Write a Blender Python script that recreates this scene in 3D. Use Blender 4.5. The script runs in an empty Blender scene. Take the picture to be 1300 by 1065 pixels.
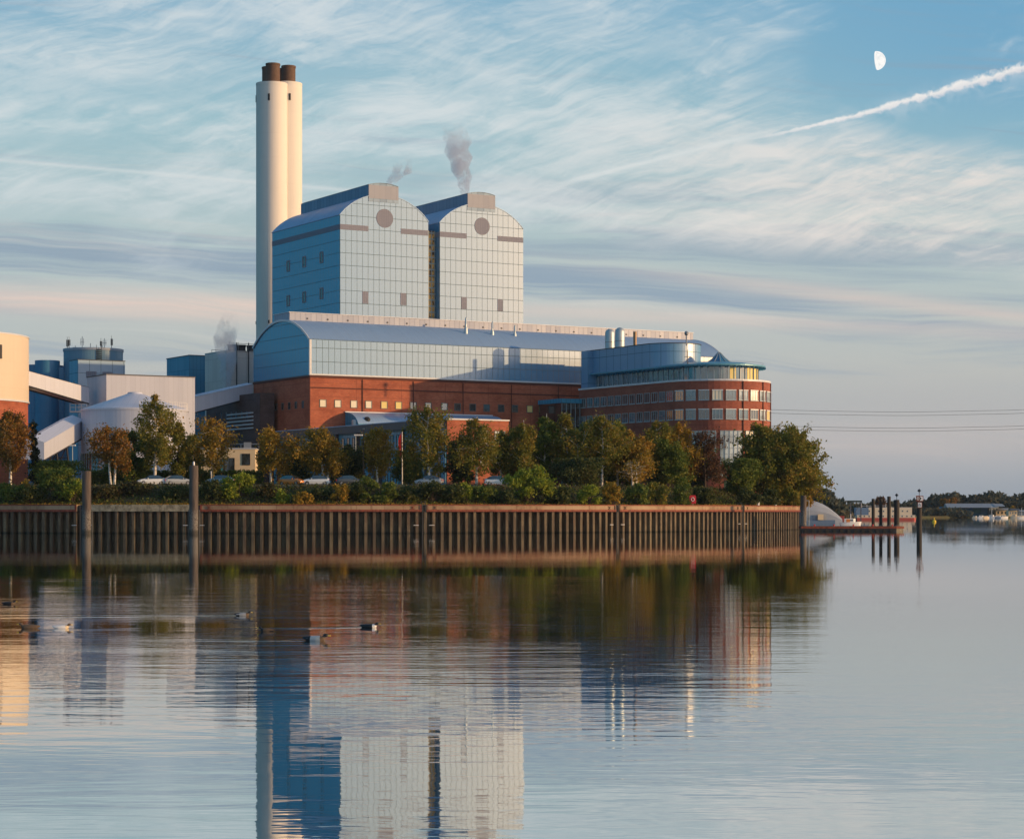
import bpy, math, random
import numpy as np
from mathutils import Vector, Matrix
R = math.radians
random.seed(7)
scene = bpy.context.scene
COL = scene.collection

# ------------------------------------------------------------ camera
F = 2750.0; HX = 650.0; HY = 650.0; CH = 2.95      # focal length in picture units, horizon, eye height
cd = bpy.data.cameras.new('camera'); cam = bpy.data.objects.new('camera', cd); COL.objects.link(cam)
cam.location = (0, 0, CH); cam.rotation_euler = (R(90), 0, 0)
cd.sensor_width = 36; cd.lens = F/1300*36; cd.shift_y = (HY-532.5)/1300
cd.clip_start = 0.5; cd.clip_end = 60000
scene.camera = cam

# ------------------------------------------------------------ node expression helper
class E:
    def __init__(s, nt, sock): s.nt = nt; s.s = sock
    def _m(s, op, *a, cl=False):
        n = s.nt.nodes.new('ShaderNodeMath'); n.operation = op; n.use_clamp = cl
        for i, v in enumerate((s,)+a):
            if isinstance(v, E): s.nt.links.new(v.s, n.inputs[i])
            else: n.inputs[i].default_value = v
        return E(s.nt, n.outputs[0])
    def __add__(s, o): return s._m('ADD', o)
    __radd__ = __add__
    def __sub__(s, o): return s._m('SUBTRACT', o)
    def __rsub__(s, o): return (s*-1)+o
    def __mul__(s, o): return s._m('MULTIPLY', o)
    __rmul__ = __mul__
    def __truediv__(s, o): return s._m('DIVIDE', o)
    def mod(s, o): return s._m('FLOORED_MODULO', o)
    def lt(s, o): return s._m('LESS_THAN', o)
    def gt(s, o): return s._m('GREATER_THAN', o)
    def abs(s): return s._m('ABSOLUTE')
    def floor(s): return s._m('FLOOR')
    def max(s, o): return s._m('MAXIMUM', o)
    def min(s, o): return s._m('MINIMUM', o)
    def pow(s, o): return s._m('POWER', o)
    def exp(s): return s._m('EXPONENT')
    def clamp(s): return s._m('ADD', 0.0, cl=True)
    def ss(s, a, b):                       # smoothstep
        n = s.nt.nodes.new('ShaderNodeMapRange'); n.interpolation_type = 'SMOOTHSTEP'
        s.nt.links.new(s.s, n.inputs[0]); n.inputs[1].default_value = a; n.inputs[2].default_value = b
        return E(s.nt, n.outputs[0])
def comb(nt, x, y, z):
    n = nt.nodes.new('ShaderNodeCombineXYZ')
    for i, v in enumerate((x, y, z)):
        if isinstance(v, E): nt.links.new(v.s, n.inputs[i])
        else: n.inputs[i].default_value = v
    return E(nt, n.outputs[0])
def sep(nt, v):
    n = nt.nodes.new('ShaderNodeSeparateXYZ'); nt.links.new(v.s, n.inputs[0])
    return [E(nt, n.outputs[i]) for i in range(3)]
def noise(nt, vec, scale=1, detail=4, rough=.5, dist=0, col=False):
    n = nt.nodes.new('ShaderNodeTexNoise'); n.inputs['Scale'].default_value = scale
    n.inputs['Detail'].default_value = detail; n.inputs['Roughness'].default_value = rough
    n.inputs['Distortion'].default_value = dist
    if vec is not None: nt.links.new(vec.s, n.inputs['Vector'])
    return E(nt, n.outputs['Color' if col else 'Fac'])
def wnoise(nt, vec):
    n = nt.nodes.new('ShaderNodeTexWhiteNoise'); n.noise_dimensions = '3D'; nt.links.new(vec.s, n.inputs['Vector'])
    return E(nt, n.outputs['Value'])
def mixc(nt, f, a, b, mode='MIX'):
    n = nt.nodes.new('ShaderNodeMix'); n.data_type = 'RGBA'; n.blend_type = mode
    for k, v in ((0, f), (6, a), (7, b)):
        if isinstance(v, E): nt.links.new(v.s, n.inputs[k])
        elif k == 0: n.inputs[0].default_value = v
        else: n.inputs[k].default_value = (*v, 1)
    return E(nt, n.outputs[2])
def tc(nt, out='Object'):
    n = nt.nodes.new('ShaderNodeTexCoord'); return E(nt, n.outputs[out])
def ramp(nt, f, stops):
    n = nt.nodes.new('ShaderNodeValToRGB'); e = n.color_ramp.elements
    e[0].position, e[0].color = stops[0][0], (*stops[0][1], 1)
    e[1].position, e[1].color = stops[-1][0], (*stops[-1][1], 1)
    for p, c in stops[1:-1]:
        q = e.new(p); q.color = (*c, 1)
    nt.links.new(f.s, n.inputs[0]); return E(nt, n.outputs[0])

# ------------------------------------------------------------ sun and sky
SUN_AZ = R(104); SUN_EL = R(8.5)                    # azimuth clockwise from +Y (the view)
sd = Vector((math.sin(SUN_AZ)*math.cos(SUN_EL), math.cos(SUN_AZ)*math.cos(SUN_EL), math.sin(SUN_EL)))
sl = bpy.data.lights.new('sun', 'SUN'); sl.energy = 3.9; sl.angle = R(0.53); sl.color = (1.0, 0.60, 0.27)
so = bpy.data.objects.new('sun', sl); COL.objects.link(so)
so.rotation_euler = (-sd).to_track_quat('-Z', 'Y').to_euler(); so.location = (300, -50, 200)

w = bpy.data.worlds.new('World'); scene.world = w; w.use_nodes = True
nt = w.node_tree; nt.nodes.clear()
wo = nt.nodes.new('ShaderNodeOutputWorld'); bg = nt.nodes.new('ShaderNodeBackground')
nt.links.new(bg.outputs[0], wo.inputs[0])
sky = nt.nodes.new('ShaderNodeTexSky'); sky.sky_type = 'NISHITA'; sky.sun_disc = False
sky.sun_elevation = SUN_EL; sky.sun_rotation = SUN_AZ; sky.air_density = 1.2; sky.ozone_density = 2.0
g = tc(nt, 'Generated'); dx, dy, dz = sep(nt, g)
ady = dy.abs().max(0.3)
u = dx/ady; v = dz.max(0.0)/ady
# clear-air colour by height over the horizon
base = ramp(nt, (v*2.0).clamp(), [(0, (.29, .33, .39)), (.05, (.34, .39, .44)), (.13, (.50, .515, .495)),
    (.24, (.45, .55, .56)), (.36, (.31, .51, .58)), (.47, (.22, .43, .58)), (.75, (.13, .32, .52)), (1, (.10, .27, .50))])
side = u.ss(.02, .24)*v.ss(.13, .22)
base = mixc(nt, side*.65, base, (.14, .36, .57))
lowpink = (v.ss(.0, .03))*(1-v.ss(.045, .075))*u.ss(-.05, .2)
base = mixc(nt, lowpink*.4, base, (.50, .47, .46))
# long low bands of grey-mauve and pale cloud
w1 = noise(nt, comb(nt, u*5, v*12, 3.1), 1, 3, .5)
vb = v + u*.055 + (w1-.5)*.030
n1 = noise(nt, comb(nt, u*2.6, vb*62, 0.0), 1, 6, .58, .3)
n1b = noise(nt, comb(nt, u*7, vb*230, 4.0), 1, 4, .6, .2)
zone = v.ss(.045, .075)*(1-v.ss(.135, .165))
gb = (n1*.75+n1b*.25)
grey = gb.ss(.47, .60)*zone
def blob(cu, cv, su, sv, sl_=0.0):
    a = (u-cu)/su; b = (v-cv-(u-cu)*sl_)/sv
    return ((a*a+b*b)*-1).exp()
def pc(px, py): return (px-650)/2750, (650-py)/2750
gz_ = blob(*pc(1000, 392), .15, .008, -.10) + blob(*pc(700, 350), .12, .007, -.05) + blob(*pc(120, 318), .20, .006, -.04) + blob(*pc(250, 350), .14, .008, -.06)
fstr = noise(nt, comb(nt, u*9, vb*420, 6.0), 1, 4, .6, .2)
grey = (grey*.7).max(((gb-.5)*3.2+(fstr-.5)*1.6+gz_*.55-.08).ss(.05, .95))
c1 = mixc(nt, grey*.85, base, (.27, .36, .46))
n2 = noise(nt, comb(nt, u*3.2, vb*75, 9.0), 1, 6, .6, .4)
pale = (n2*.8+n1b*.2).ss(.52, .68)*v.ss(.05, .08)*(1-v.ss(.15, .19))
c2 = mixc(nt, pale*.6, c1, (.66, .65, .61))
# sweeping cirrus higher up
w2 = noise(nt, comb(nt, u*7, v*9, 5.0), 1, 4, .55, col=True)
wx, wy, wz = sep(nt, w2)
u2 = u*.96 + v*.28 + (wx-.5)*.10; v2 = v*.96 - u*.28 + (wy-.5)*.045
n3 = noise(nt, comb(nt, u2*7, v2*34, 1.0), 1, 9, .66, .35)
n3f = noise(nt, comb(nt, u2*26, v2*150, 2.0), 1, 7, .7, .4)
u3 = u*.98 - v*.2 + (wz-.5)*.08; v3 = v*.98 + u*.2 + (wx-.5)*.04
n4 = noise(nt, comb(nt, u3*6, v3*46, 7.0), 1, 9, .66, .3)
big = noise(nt, comb(nt, u*7.0+v*5, v*20-u*3, 11.0), 1, 3, .5)
def blob(cu, cv, su, sv, sl_=0.0):
    a = (u-cu)/su; b = (v-cv-(u-cu)*sl_)/sv
    return ((a*a+b*b)*-1).exp()
def pc(px, py): return (px-650)/2750, (650-py)/2750
env = blob(*pc(1040, 215), .15, .020, -.16)*1.0 + blob(*pc(800, 175), .07, .022, .25)*.9 + blob(*pc(700, 70), .07, .03, .3)*.6 \
    + blob(*pc(150, 152), .22, .0065, -.045)*1.15 + blob(*pc(90, 50), .12, .035, .2)*.8 + blob(*pc(430, 110), .07, .022, .3)*.75 + blob(*pc(250, 25), .10, .015, .15)*.6 + blob(*pc(880, 110), .035, .012, .45)*.8 \
    + blob(*pc(560, 172), .10, .010, -.03)*.8 + blob(*pc(1200, 285), .12, .015, -.20)*.8 + blob(*pc(120, 235), .25, .012, -.05)*.55 \
    + blob(*pc(930, 290), .10, .010, -.05)*.45 + blob(*pc(560, 30), .10, .02, .1)*.45
fib = (n3*.42 + n4*.30 + n3f*.28)
ci = (fib.ss(.41, .60)*.88+.12)*(env*1.3 + (big-.5)*2.2 - .06).clamp() + fib.ss(.50, .66)*.38*v.ss(.13, .18)*big.ss(.38, .58)
ci = 1-((ci*(.75+(n3f-.5)*1.1+(n4-.5)*.8))*-1.5).exp()
up = v.ss(.085, .125)
warm = mixc(nt, (u+.1).ss(.05, .3)*(1-v.ss(.15, .21)), (.72, .76, .77), (.90, .80, .73))
c3 = mixc(nt, ci*up*.95, c2, warm)
# peach glow bands low on the left
pk = blob(*pc(180, 388), .16, .006, -.045)*1.1 + blob(*pc(1150, 560), .12, .010, 0)*.35 + blob(*pc(1150, 385), .12, .004, -.12)*.7 + blob(*pc(1000, 410), .25, .0035, -.05)*.5
c4 = mixc(nt, (pk*(n1b*1.4)).clamp(), c3, (.78, .62, .54))
# two old thin contrails
def line(x0, y0, x1, y1, wd):
    a0, b0 = pc(x0, y0); a1, b1 = pc(x1, y1); sl_ = (b1-b0)/(a1-a0)
    d = (v-b0-(u-a0)*sl_)/wd
    return (d*d*-1).exp()*u.ss(a0-.01, a0+.02)*(1-u.ss(a1-.03, a1))
ln = line(-200, 186, 560, 252, .0010)*.5 + line(560, 252, 800, 272, .0012)*.4 + line(700, 236, 1010, 159, .0014)*.8
c5 = mixc(nt, ln, c4, (.70, .74, .74))
# fresh white aircraft trail, lumpy, widening to the upper right
a0, b0 = pc(925, 181); uu = (u-a0).max(0.0)/(pc(1330, 0)[0]-a0)
lump = noise(nt, comb(nt, u*210, v*210, 3.0), 1, 5, .6)
l2 = noise(nt, comb(nt, u*70, v*70, 8.0), 1, 3, .6)
cv_ = uu.pow(1.22)*(105/2750.)+b0+(l2-.5)*.004*uu
hw_ = uu*.0023+.00035
dd = ((v-cv_).abs()+(lump-.5)*.0075*(uu+.12))/hw_
tr_ = (1-dd.ss(.25, 1.4))*u.ss(a0-.004, a0+.05)
tcol = mixc(nt, (v-cv_).ss(-.002, .0015), (.70, .70, .73), (.92, .88, .84))
c5 = mixc(nt, tr_*.93, c5, tcol)
fz = ((v-cv_+.002)/.005); fz = (fz*fz*-1).exp()*u.ss(a0+.01, a0+.08)*.22*l2.ss(.4, .6)
c5 = mixc(nt, fz, c5, (.85, .84, .84))
# the upper dome follows the physical sky
nsk = mixc(nt, 1.0, E(nt, sky.outputs[0]), (.10, .10, .10), 'MULTIPLY')
upper = dz.ss(.30, .75)
back = (dy*-1).ss(.0, .6)
c6 = mixc(nt, upper*.6, c5, nsk)
# outside the view: the dusk side is deep blue, the sun side bright and warm
sdt = dx*math.sin(SUN_AZ)+dy*math.cos(SUN_AZ)
c6 = mixc(nt, (sdt*-1).ss(.52, .85)*.9, c6, (.03, .25, .40))
c6 = mixc(nt, sdt.ss(.25, .8)*(1-dz.ss(.15, .6))*.9, c6, (1.50, 1.30, 1.12))
fin = mixc(nt, (dz*-1).ss(0, .02), c6, (.10, .12, .14))
nt.links.new(fin.s, bg.inputs[0]); bg.inputs[1].default_value = 1.0
scene.cycles.volume_bounces = 8
scene.view_settings.view_transform = 'Standard'; scene.view_settings.look = 'None'
scene.view_settings.exposure = 0.0; scene.view_settings.gamma = 1.0; scene.view_settings.use_curve_mapping = False

# ------------------------------------------------------------ materials
MATS = {}
def mat(name, build):
    m = bpy.data.materials.new(name); m.use_nodes = True; t = m.node_tree; t.nodes.clear()
    o = t.nodes.new('ShaderNodeOutputMaterial'); build(t, o); MATS[name] = m; return m
def prin(t, o, color, rough=.6, metal=0.0, spec=.5, bump=None, bd=.02, bs=.5):
    p = t.nodes.new('ShaderNodeBsdfPrincipled')
    if isinstance(color, E): t.links.new(color.s, p.inputs['Base Color'])
    else: p.inputs['Base Color'].default_value = (*color, 1)
    for k, val in (('Roughness', rough), ('Metallic', metal), ('Specular IOR Level', spec)):
        if isinstance(val, E): t.links.new(val.s, p.inputs[k])
        else: p.inputs[k].default_value = val
    if bump is not None:
        b = t.nodes.new('ShaderNodeBump'); b.inputs['Strength'].default_value = bs; b.inputs['Distance'].default_value = bd
        t.links.new(bump.s, b.inputs['Height']); t.links.new(b.outputs[0], p.inputs['Normal'])
    t.links.new(p.outputs[0], o.inputs[0]); return p
def plain(name, c, rough=.6, metal=0.0, var=.25, scale=1.5, spec=.5, dark=.6):
    def b(t, o):
        n = noise(t, tc(t), scale, 5, .6)
        prin(t, o, mixc(t, n.ss(.3, .75)*var, c, tuple(x*dark for x in c)), rough, metal, spec)
    return mat(name, b)
def paneled(name, c, joint, pw, ph, rough=.35, metal=0.0, spec=.5, jt=.05, jv=None, var=.10, tint=None, wav=.0, ior=1.5, rv=.12):
    def b(t, o):
        uv = tc(t, 'UV'); a, z, _ = sep(t, uv)
        lu = (a.mod(pw)).lt(jt); lz = (z.mod(ph)).lt(jv if jv else jt)
        ln = lu.max(lz)
        cell = wnoise(t, comb(t, (a/pw).floor(), (z/ph).floor(), 1.0))
        st = noise(t, comb(t, a*1.2, z*.12, 0.0), 1, 5, .6)
        cc = mixc(t, (cell*var + st.ss(.45, .8)*var), c, tint if tint else tuple(x*.6 for x in c))
        cc = mixc(t, ln, cc, joint)
        r = (cell*rv + (rough-rv*.4)).max(ln*.8)
        sp_ = (1-ln)*spec if ior > 2 else spec
        q = prin(t, o, cc, r, metal, sp_, bump=(cell*.2+st*.3)*wav if wav else None, bd=.05); q.inputs['IOR'].default_value = ior
    return mat(name, b)
CLAD = (.052, .228, .43)
paneled('cladding', CLAD, (.10, .15, .17), 1.35, 2.7, rough=.22, metal=.0, spec=.5, jt=.085, jv=.10, var=.18, tint=(.035, .21, .38), ior=2.6, rv=.0)
paneled('cladding_fine', CLAD, (.04, .10, .15), 2.6, 5.2, rough=.38, metal=.0, spec=.5, jt=.08, jv=.08, var=.16, tint=(.035, .21, .38), ior=2.4, rv=.0)
paneled('roof_metal', (.28, .42, .62), (.22, .34, .50), .6, 50, rough=.45, metal=.2, jt=.03, var=.10)
paneled('ridge_metal', (.34, .37, .45), (.25, .27, .33), 1.2, 40, rough=.5, metal=.1, jt=.10, var=.14, tint=(.29, .31, .38))
paneled('vent_metal', (.17, .26, .38), (.08, .13, .2), 1.6, 40, rough=.5, metal=.2, jt=.08, var=.15)
paneled('grey_louvre', (.30, .32, .38), (.22, .23, .28), 1.35, 40, rough=.6, jt=.04, var=.06)
paneled('louvre_panel', (.22, .235, .31), (.14, .15, .20), .45, .22, rough=.6, jt=.06, jv=.07, var=.1)
paneled('silo_blue', (.05, .22, .40), (.03, .15, .30), 2.0, 6.0, rough=.42, metal=.1, jt=.05, var=.18)
paneled('silo_blue_mix', (.13, .27, .40), (.09, .21, .33), 2.0, 6.0, rough=.5, jt=.05, var=.15)
paneled('silo_grey', (.30, .37, .47), (.24, .30, .40), 2.0, 50, rough=.5, jt=.05, var=.15)
paneled('blue_panel', (.05, .27, .44), (.03, .16, .26), .9, 4.8, rough=.4, metal=.1, jt=.07, var=.2)
paneled('facade_blue', (.045, .30, .48), (.02, .10, .17), 1.1, 3.4, rough=.35, jt=.08, jv=.10, var=.25)
paneled('white_panel', (.48, .52, .64), (.40, .43, .53), 1.0, 60, rough=.5, jt=.05, var=.24, tint=(.38, .42, .53))
paneled('white_panel_warm', (.60, .57, .54), (.42, .40, .39), 2.4, 5.0, rough=.5, jt=.08, var=.12)
paneled('gallery_white', (.56, .60, .72), (.46, .50, .60), 1.2, 60, rough=.4, jt=.04, var=.22, tint=(.44, .47, .55))
paneled('tank_cream', (.70, .60, .47), (.64, .55, .43), 3.0, 2.4, rough=.6, jt=.05, jv=.05, var=.22, tint=(.62, .53, .42))
paneled('chimney_concrete', (.78, .73, .66), (.72, .67, .60), 200, 6.0, rough=.75, jt=.01, jv=.07, var=.16, tint=(.58, .54, .48))
paneled('louvre_white', (.55, .57, .62), (.07, .08, .10), 50, .9, rough=.5, jt=.01, jv=.42, var=.1)
def brickb(c1, c2, mort):
    def b(t, o):
        uv = tc(t, 'UV'); a, z, _ = sep(t, uv)
        n = t.nodes.new('ShaderNodeTexBrick'); t.links.new(uv.s, n.inputs['Vector'])
        n.inputs['Color1'].default_value = (*c1, 1); n.inputs['Color2'].default_value = (*c2, 1); n.inputs['Mortar'].default_value = (*mort, 1)
        n.inputs['Scale'].default_value = 1; n.inputs['Brick Width'].default_value = .5; n.inputs['Row Height'].default_value = .17
        n.inputs['Mortar Size'].default_value = .018; n.inputs['Bias'].default_value = 0
        big = noise(t, comb(t, a*.22, z*.35, 0.0), 1, 6, .65)
        med = noise(t, comb(t, a*1.6, z*2.6, 3.0), 1, 4, .7)
        c = mixc(t, big.ss(.40, .68)*.6, E(t, n.outputs[0]), tuple(x*.55 for x in c1))
        c = mixc(t, med.ss(.5, .75)*.45, c, tuple(min(1, x*1.55) for x in c2))
        crs = (z.mod(2.7)).lt(.10)
        c = mixc(t, crs*.45, c, tuple(x*.45 for x in c1))
        bay = (a.mod(10.2)).lt(.16)
        c = mixc(t, bay*.4, c, tuple(x*.4 for x in c1))
        prin(t, o, c, .85, bump=med, bd=.03)
    return b
mat('brick', brickb((.38, .080, .036), (.47, .125, .056), (.27, .15, .11)))
mat('brick_office', brickb((.29, .062, .036), (.37, .095, .052), (.22, .12, .09)))
mat('brick_dark', brickb((.10, .065, .065), (.13, .08, .08), (.10, .08, .08)))
plain('brick_trim', (.11, .035, .025), .85)
plain('steel_cap', (.15, .085, .055), .7, .2, .8, 1.2, dark=.35)
plain('dark_metal', (.035, .035, .04), .5, .3)
plain('grey_metal', (.30, .31, .33), .4, .6)
plain('bright_metal', (.50, .58, .62), .5, .6)
plain('white_paint', (.78, .78, .78), .4)
plain('trim_white', (.66, .68, .72), .4)
plain('fascia', (.085, .09, .11), .6)
plain('window_frame', (.13, .11, .10), .5)
plain('frame_pale', (.36, .43, .47), .4)
plain('cream_render', (.72, .58, .38), .8, var=.15)
plain('pale_blind', (.80, .74, .58), .7, var=.1)  # sun reflected in window glass, painted as the pane colour
plain('yellow_blind', (.80, .64, .24), .7, var=.1)  # painted sun glint on panes; also the yellow of the cabinet
plain('brown_panel', (.25, .21, .24), .55, var=.1)
plain('copper_pipe', (.30, .20, .12), .5, .4)
plain('rust_red', (.24, .055, .030), .8, var=.9, scale=2.2, dark=.35)
plain('red_paint', (.62, .02, .03), .5)
plain('yellow_paint', (.85, .60, .03), .5)
plain('black_paint', (.012, .012, .014), .5)
plain('ladder_steel', (.10, .10, .10), .6, .4)
plain('deck_wood', (.12, .07, .06), .8, var=.6)
plain('hull_cream', (.72, .60, .44), .6)
plain('hull_blue', (.12, .20, .32), .6)
plain('hull_red', (.42, .07, .05), .6)
plain('grey_hull', (.36, .40, .46), .6, var=.4, scale=.3)
plain('teal', (.05, .33, .40), .5)
plain('warehouse_blue', (.07, .34, .62), .5)
plain('roof_grey', (.30, .32, .35), .6)
plain('tyre', (.02, .02, .02), .9)
plain('flue_rust', (.13, .075, .05), .8, var=.6)
plain('bright_canopy', (.10, .32, .44), .4, .1)
plain('amber_frame', (.5, .45, .3), .5)
plain('dark_pile', (.035, .028, .022), .8, var=.5)
plain('wire_grey', (.10, .10, .11), .6)
def glassb(c, rough=.08):
    def b(t, o):
        uv = tc(t); cell = noise(t, uv, .35, 2, .5)
        p = prin(t, o, mixc(t, cell.ss(.4, .65), c, tuple(x*.4+.01 for x in c)), rough, 0, .9)
        p.inputs['IOR'].default_value = 1.9
    return b
mat('glass', glassb((.05, .09, .12)))
mat('glass_dark', glassb((.02, .03, .035)))
mat('glass_teal', glassb((.05, .13, .17)))
mat('glass_pale', glassb((.42, .50, .50), .2))
def capb(t, o):
    co = tc(t); x, y, z = sep(t, co)
    n = noise(t, co, .9, 6, .7); n2 = noise(t, co, .12, 3, .5)
    c = mixc(t, n.ss(.35, .7), (.34, .22, .13), (.20, .13, .085))
    c = mixc(t, n2.ss(.42, .6)*.7, c, (.42, .31, .20))
    streak = noise(t, comb(t, x*2.5, y*2.5, z*.15), 1, 4, .6)
    c = mixc(t, streak.ss(.55, .7)*.6, c, (.13, .06, .035))
    prin(t, o, c, .9, bump=n, bd=.05)
mat('cap_concrete', capb)
def cappale(t, o):
    co = tc(t); n = noise(t, co, 1.3, 6, .7)
    c = mixc(t, n.ss(.35, .65), (.42, .36, .25), (.17, .14, .09))
    prin(t, o, c, .9, bump=n, bd=.05)
mat('cap_pale', cappale)
def pileb(t, o):
    co = tc(t); x, y, z = sep(t, co)
    n = noise(t, comb(t, x*1.3, y*1.3, z*.35), 1, 6, .65); f = noise(t, co, 3.5, 5, .7)
    c = mixc(t, n.ss(.38, .62), (.175, .135, .078), (.075, .054, .034))
    c = mixc(t, f.ss(.5, .72)*.8, c, (.04, .03, .025))
    c = mixc(t, (n*.6+f*.4).ss(.56, .66)*.7, c, (.16, .07, .035))
    wet = 1-(z+(f-.5)*.6).ss(-.05, .35)
    c = mixc(t, wet*.8, c, (.014, .016, .010))
    big = noise(t, comb(t, x*.45, y*.45, z*.1), 1, 3, .6)
    c = mixc(t, big.ss(.48, .62)*.55, c, (.07, .05, .032))
    drip = noise(t, comb(t, x*6, y*6, z*.25), 1, 3, .6)
    c = mixc(t, drip.ss(.56, .68)*z.ss(.6, 3.0)*.7, c, (.17, .065, .03))
    top = (z+(n-.5)*1.0).ss(2.5, 3.0)
    c = mixc(t, top*.5, c, (.045, .03, .025))
    prin(t, o, c, .75, bump=f, bd=.05)
mat('sheet_pile', pileb)
def timber(t, o):
    co = tc(t); x, y, z = sep(t, co)
    n = noise(t, comb(t, x*3, y*3, z*.4), 1, 5, .6); f = noise(t, co, 5, 5, .8)
    c = mixc(t, n.ss(.35, .65), (.10, .075, .06), (.05, .04, .035))
    rust = (1-(z+(n-.5)*2).ss(2.2, 4.0))*f.ss(.42, .56)
    c = mixc(t, rust*.9, c, (.20, .185, .165))
    wet = 1-(z+(f-.5)*.6).ss(.2, .8)
    c = mixc(t, wet*.8, c, (.02, .02, .015))
    prin(t, o, c, .8, bump=f, bd=.03)
mat('steel_dolphin', timber)
def soil(t, o):
    co = tc(t); n = noise(t, co, .5, 6, .7); f = noise(t, co, 4, 4, .7)
    c = mixc(t, n.ss(.4, .6), (.075, .060, .030), (.055, .070, .025))
    c = mixc(t, f.ss(.5, .7)*.6, c, (.13, .07, .045))
    prin(t, o, c, .95, bump=f, bd=.15)
mat('soil', soil)
def asphaltb(t, o):
    n = noise(t, tc(t), 2, 5, .7); prin(t, o, mixc(t, n, (.05, .05, .05), (.08, .08, .075)), .9)
mat('asphalt', asphaltb)

def leafmat(name, cols, trans=.38, nscale=.35):
    def b(t, o):
        ge = t.nodes.new('ShaderNodeNewGeometry'); ri = E(t, ge.outputs['Random Per Island'])
        n = noise(t, tc(t), nscale, 3, .6)
        f = ((n-.5)*1.5+.5+(ri-.5)*.55).clamp()
        k = len(cols)
        c = ramp(t, f, [(i/(k-1), q) for i, q in enumerate(cols)])
        p = t.nodes.new('ShaderNodeBsdfPrincipled'); t.links.new(c.s, p.inputs['Base Color']); p.inputs['Roughness'].default_value = .65
        p.inputs['Specular IOR Level'].default_value = .25
        tr = t.nodes.new('ShaderNodeBsdfTranslucent'); t.links.new(c.s, tr.inputs[0])
        mx = t.nodes.new('ShaderNodeMixShader'); mx.inputs[0].default_value = trans
        t.links.new(p.outputs[0], mx.inputs[1]); t.links.new(tr.outputs[0], mx.inputs[2]); t.links.new(mx.outputs[0], o.inputs[0])
    return mat(name, b)
leafmat('leaf_birch', [(.075, .105, .018), (.16, .175, .028), (.24, .20, .030), (.34, .18, .028)])
leafmat('leaf_orange', [(.12, .12, .018), (.27, .20, .028), (.38, .23, .03), (.44, .20, .03)])
leafmat('leaf_russet', [(.09, .09, .02), (.19, .12, .024), (.30, .13, .024), (.22, .17, .026)])
leafmat('leaf_green', [(.045, .085, .018), (.09, .14, .024), (.16, .19, .030), (.24, .22, .032)])
leafmat('leaf_lime', [(.09, .15, .018), (.18, .24, .026), (.30, .33, .035), (.38, .35, .035)])
leafmat('leaf_dark', [(.024, .045, .016), (.05, .072, .022), (.085, .10, .026), (.13, .11, .028)])
leafmat('leaf_conifer', [(.012, .025, .015), (.02, .035, .02), (.03, .045, .02)])
leafmat('leaf_copper', [(.040, .026, .018), (.08, .04, .024), (.13, .06, .026), (.08, .08, .024)])
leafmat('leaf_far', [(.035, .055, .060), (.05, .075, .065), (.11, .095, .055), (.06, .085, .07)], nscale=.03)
leafmat('leaf_bramble', [(.045, .042, .022), (.085, .062, .028), (.075, .09, .026), (.16, .09, .036)])
def barkb(t, o):
    co = tc(t); x, y, z = sep(t, co); n = noise(t, comb(t, x*2, y*2, z*5), 1, 4, .7)
    prin(t, o, mixc(t, n.ss(.52, .62), (.68, .65, .60), (.14, .12, .10)), .8)
mat('bark_birch', barkb)
plain('bark_dark', (.07, .05, .035), .9)
plain('bark_brown', (.13, .09, .06), .9)
def waterb(t, o):
    co = tc(t); x, y, z = sep(t, co)
    # wind ripples: crests lie mostly across the line of sight; calmer water to the right
    patch = noise(t, comb(t, x*.022, y*.020, 0.0), 1, 4, .55)
    calm = patch.ss(.36, .64)
    ww = noise(t, comb(t, x*.10, y*.16, 5.0), 1, 2, .5)
    a = noise(t, comb(t, x*.55+ww*2, y*1.9+ww*3, 1.0), 1, 3, .55)
    b_ = noise(t, comb(t, x*.16, y*.50+ww*2, 2.0), 1, 3, .5)
    c = noise(t, comb(t, x*1.8, y*5.2, 3.0), 1, 3, .6)
    left = 1-(x/(y.max(5.0))).ss(-.10, .06)
    near = y.ss(30, 44)*(1-y.ss(75, 110))
    amp = (calm*.8+.18)*(1-y.ss(55, 130)*.55) + left*near*calm*2.2 + (1-y.ss(22, 60))*.4
    h = (a*.030 + b_*.060 + c*.010*near)*amp
    def wake(X, Y, L, ang):      # the arms of a swimming bird's wake
        rx = (x-X)*math.cos(ang)+(y-Y)*math.sin(ang); ry = (y-Y)*math.cos(ang)-(x-X)*math.sin(ang)
        beh = rx*-1
        d = (ry.abs()-beh*.12+(ww-.5)*.5)/(beh*.05+.12)
        return (d*d*-1).exp()*beh.gt(0.0)*(1-beh.ss(L*.25, L))*.035
    for (px, py, L, an) in ((309, 781, 22, 0.06), (470, 796, 4, .25), (402, 813, 3, .1)):
        Y = F*CH/(py-HY); h = h + wake((px-HX)*Y/F, Y, L, an)
    bu = t.nodes.new('ShaderNodeBump'); bu.inputs['Distance'].default_value = 1.0; bu.inputs['Strength'].default_value = .20
    t.links.new(h.s, bu.inputs['Height'])
    p = t.nodes.new('ShaderNodeBsdfPrincipled'); p.inputs['Base Color'].default_value = (.012, .018, .018, 1)
    p.inputs['Roughness'].default_value = .03; p.inputs['IOR'].default_value = 1.6; t.links.new(bu.outputs[0], p.inputs['Normal'])
    gl = t.nodes.new('ShaderNodeBsdfGlossy'); gl.inputs['Color'].default_value = (.86, .90, .92, 1); gl.inputs['Roughness'].default_value = .02
    t.links.new(bu.outputs[0], gl.inputs['Normal'])
    mx = t.nodes.new('ShaderNodeMixShader'); mx.inputs[0].default_value = .62
    t.links.new(p.outputs[0], mx.inputs[1]); t.links.new(gl.outputs[0], mx.inputs[2]); t.links.new(mx.outputs[0], o.inputs[0])
mat('water', waterb)
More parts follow.
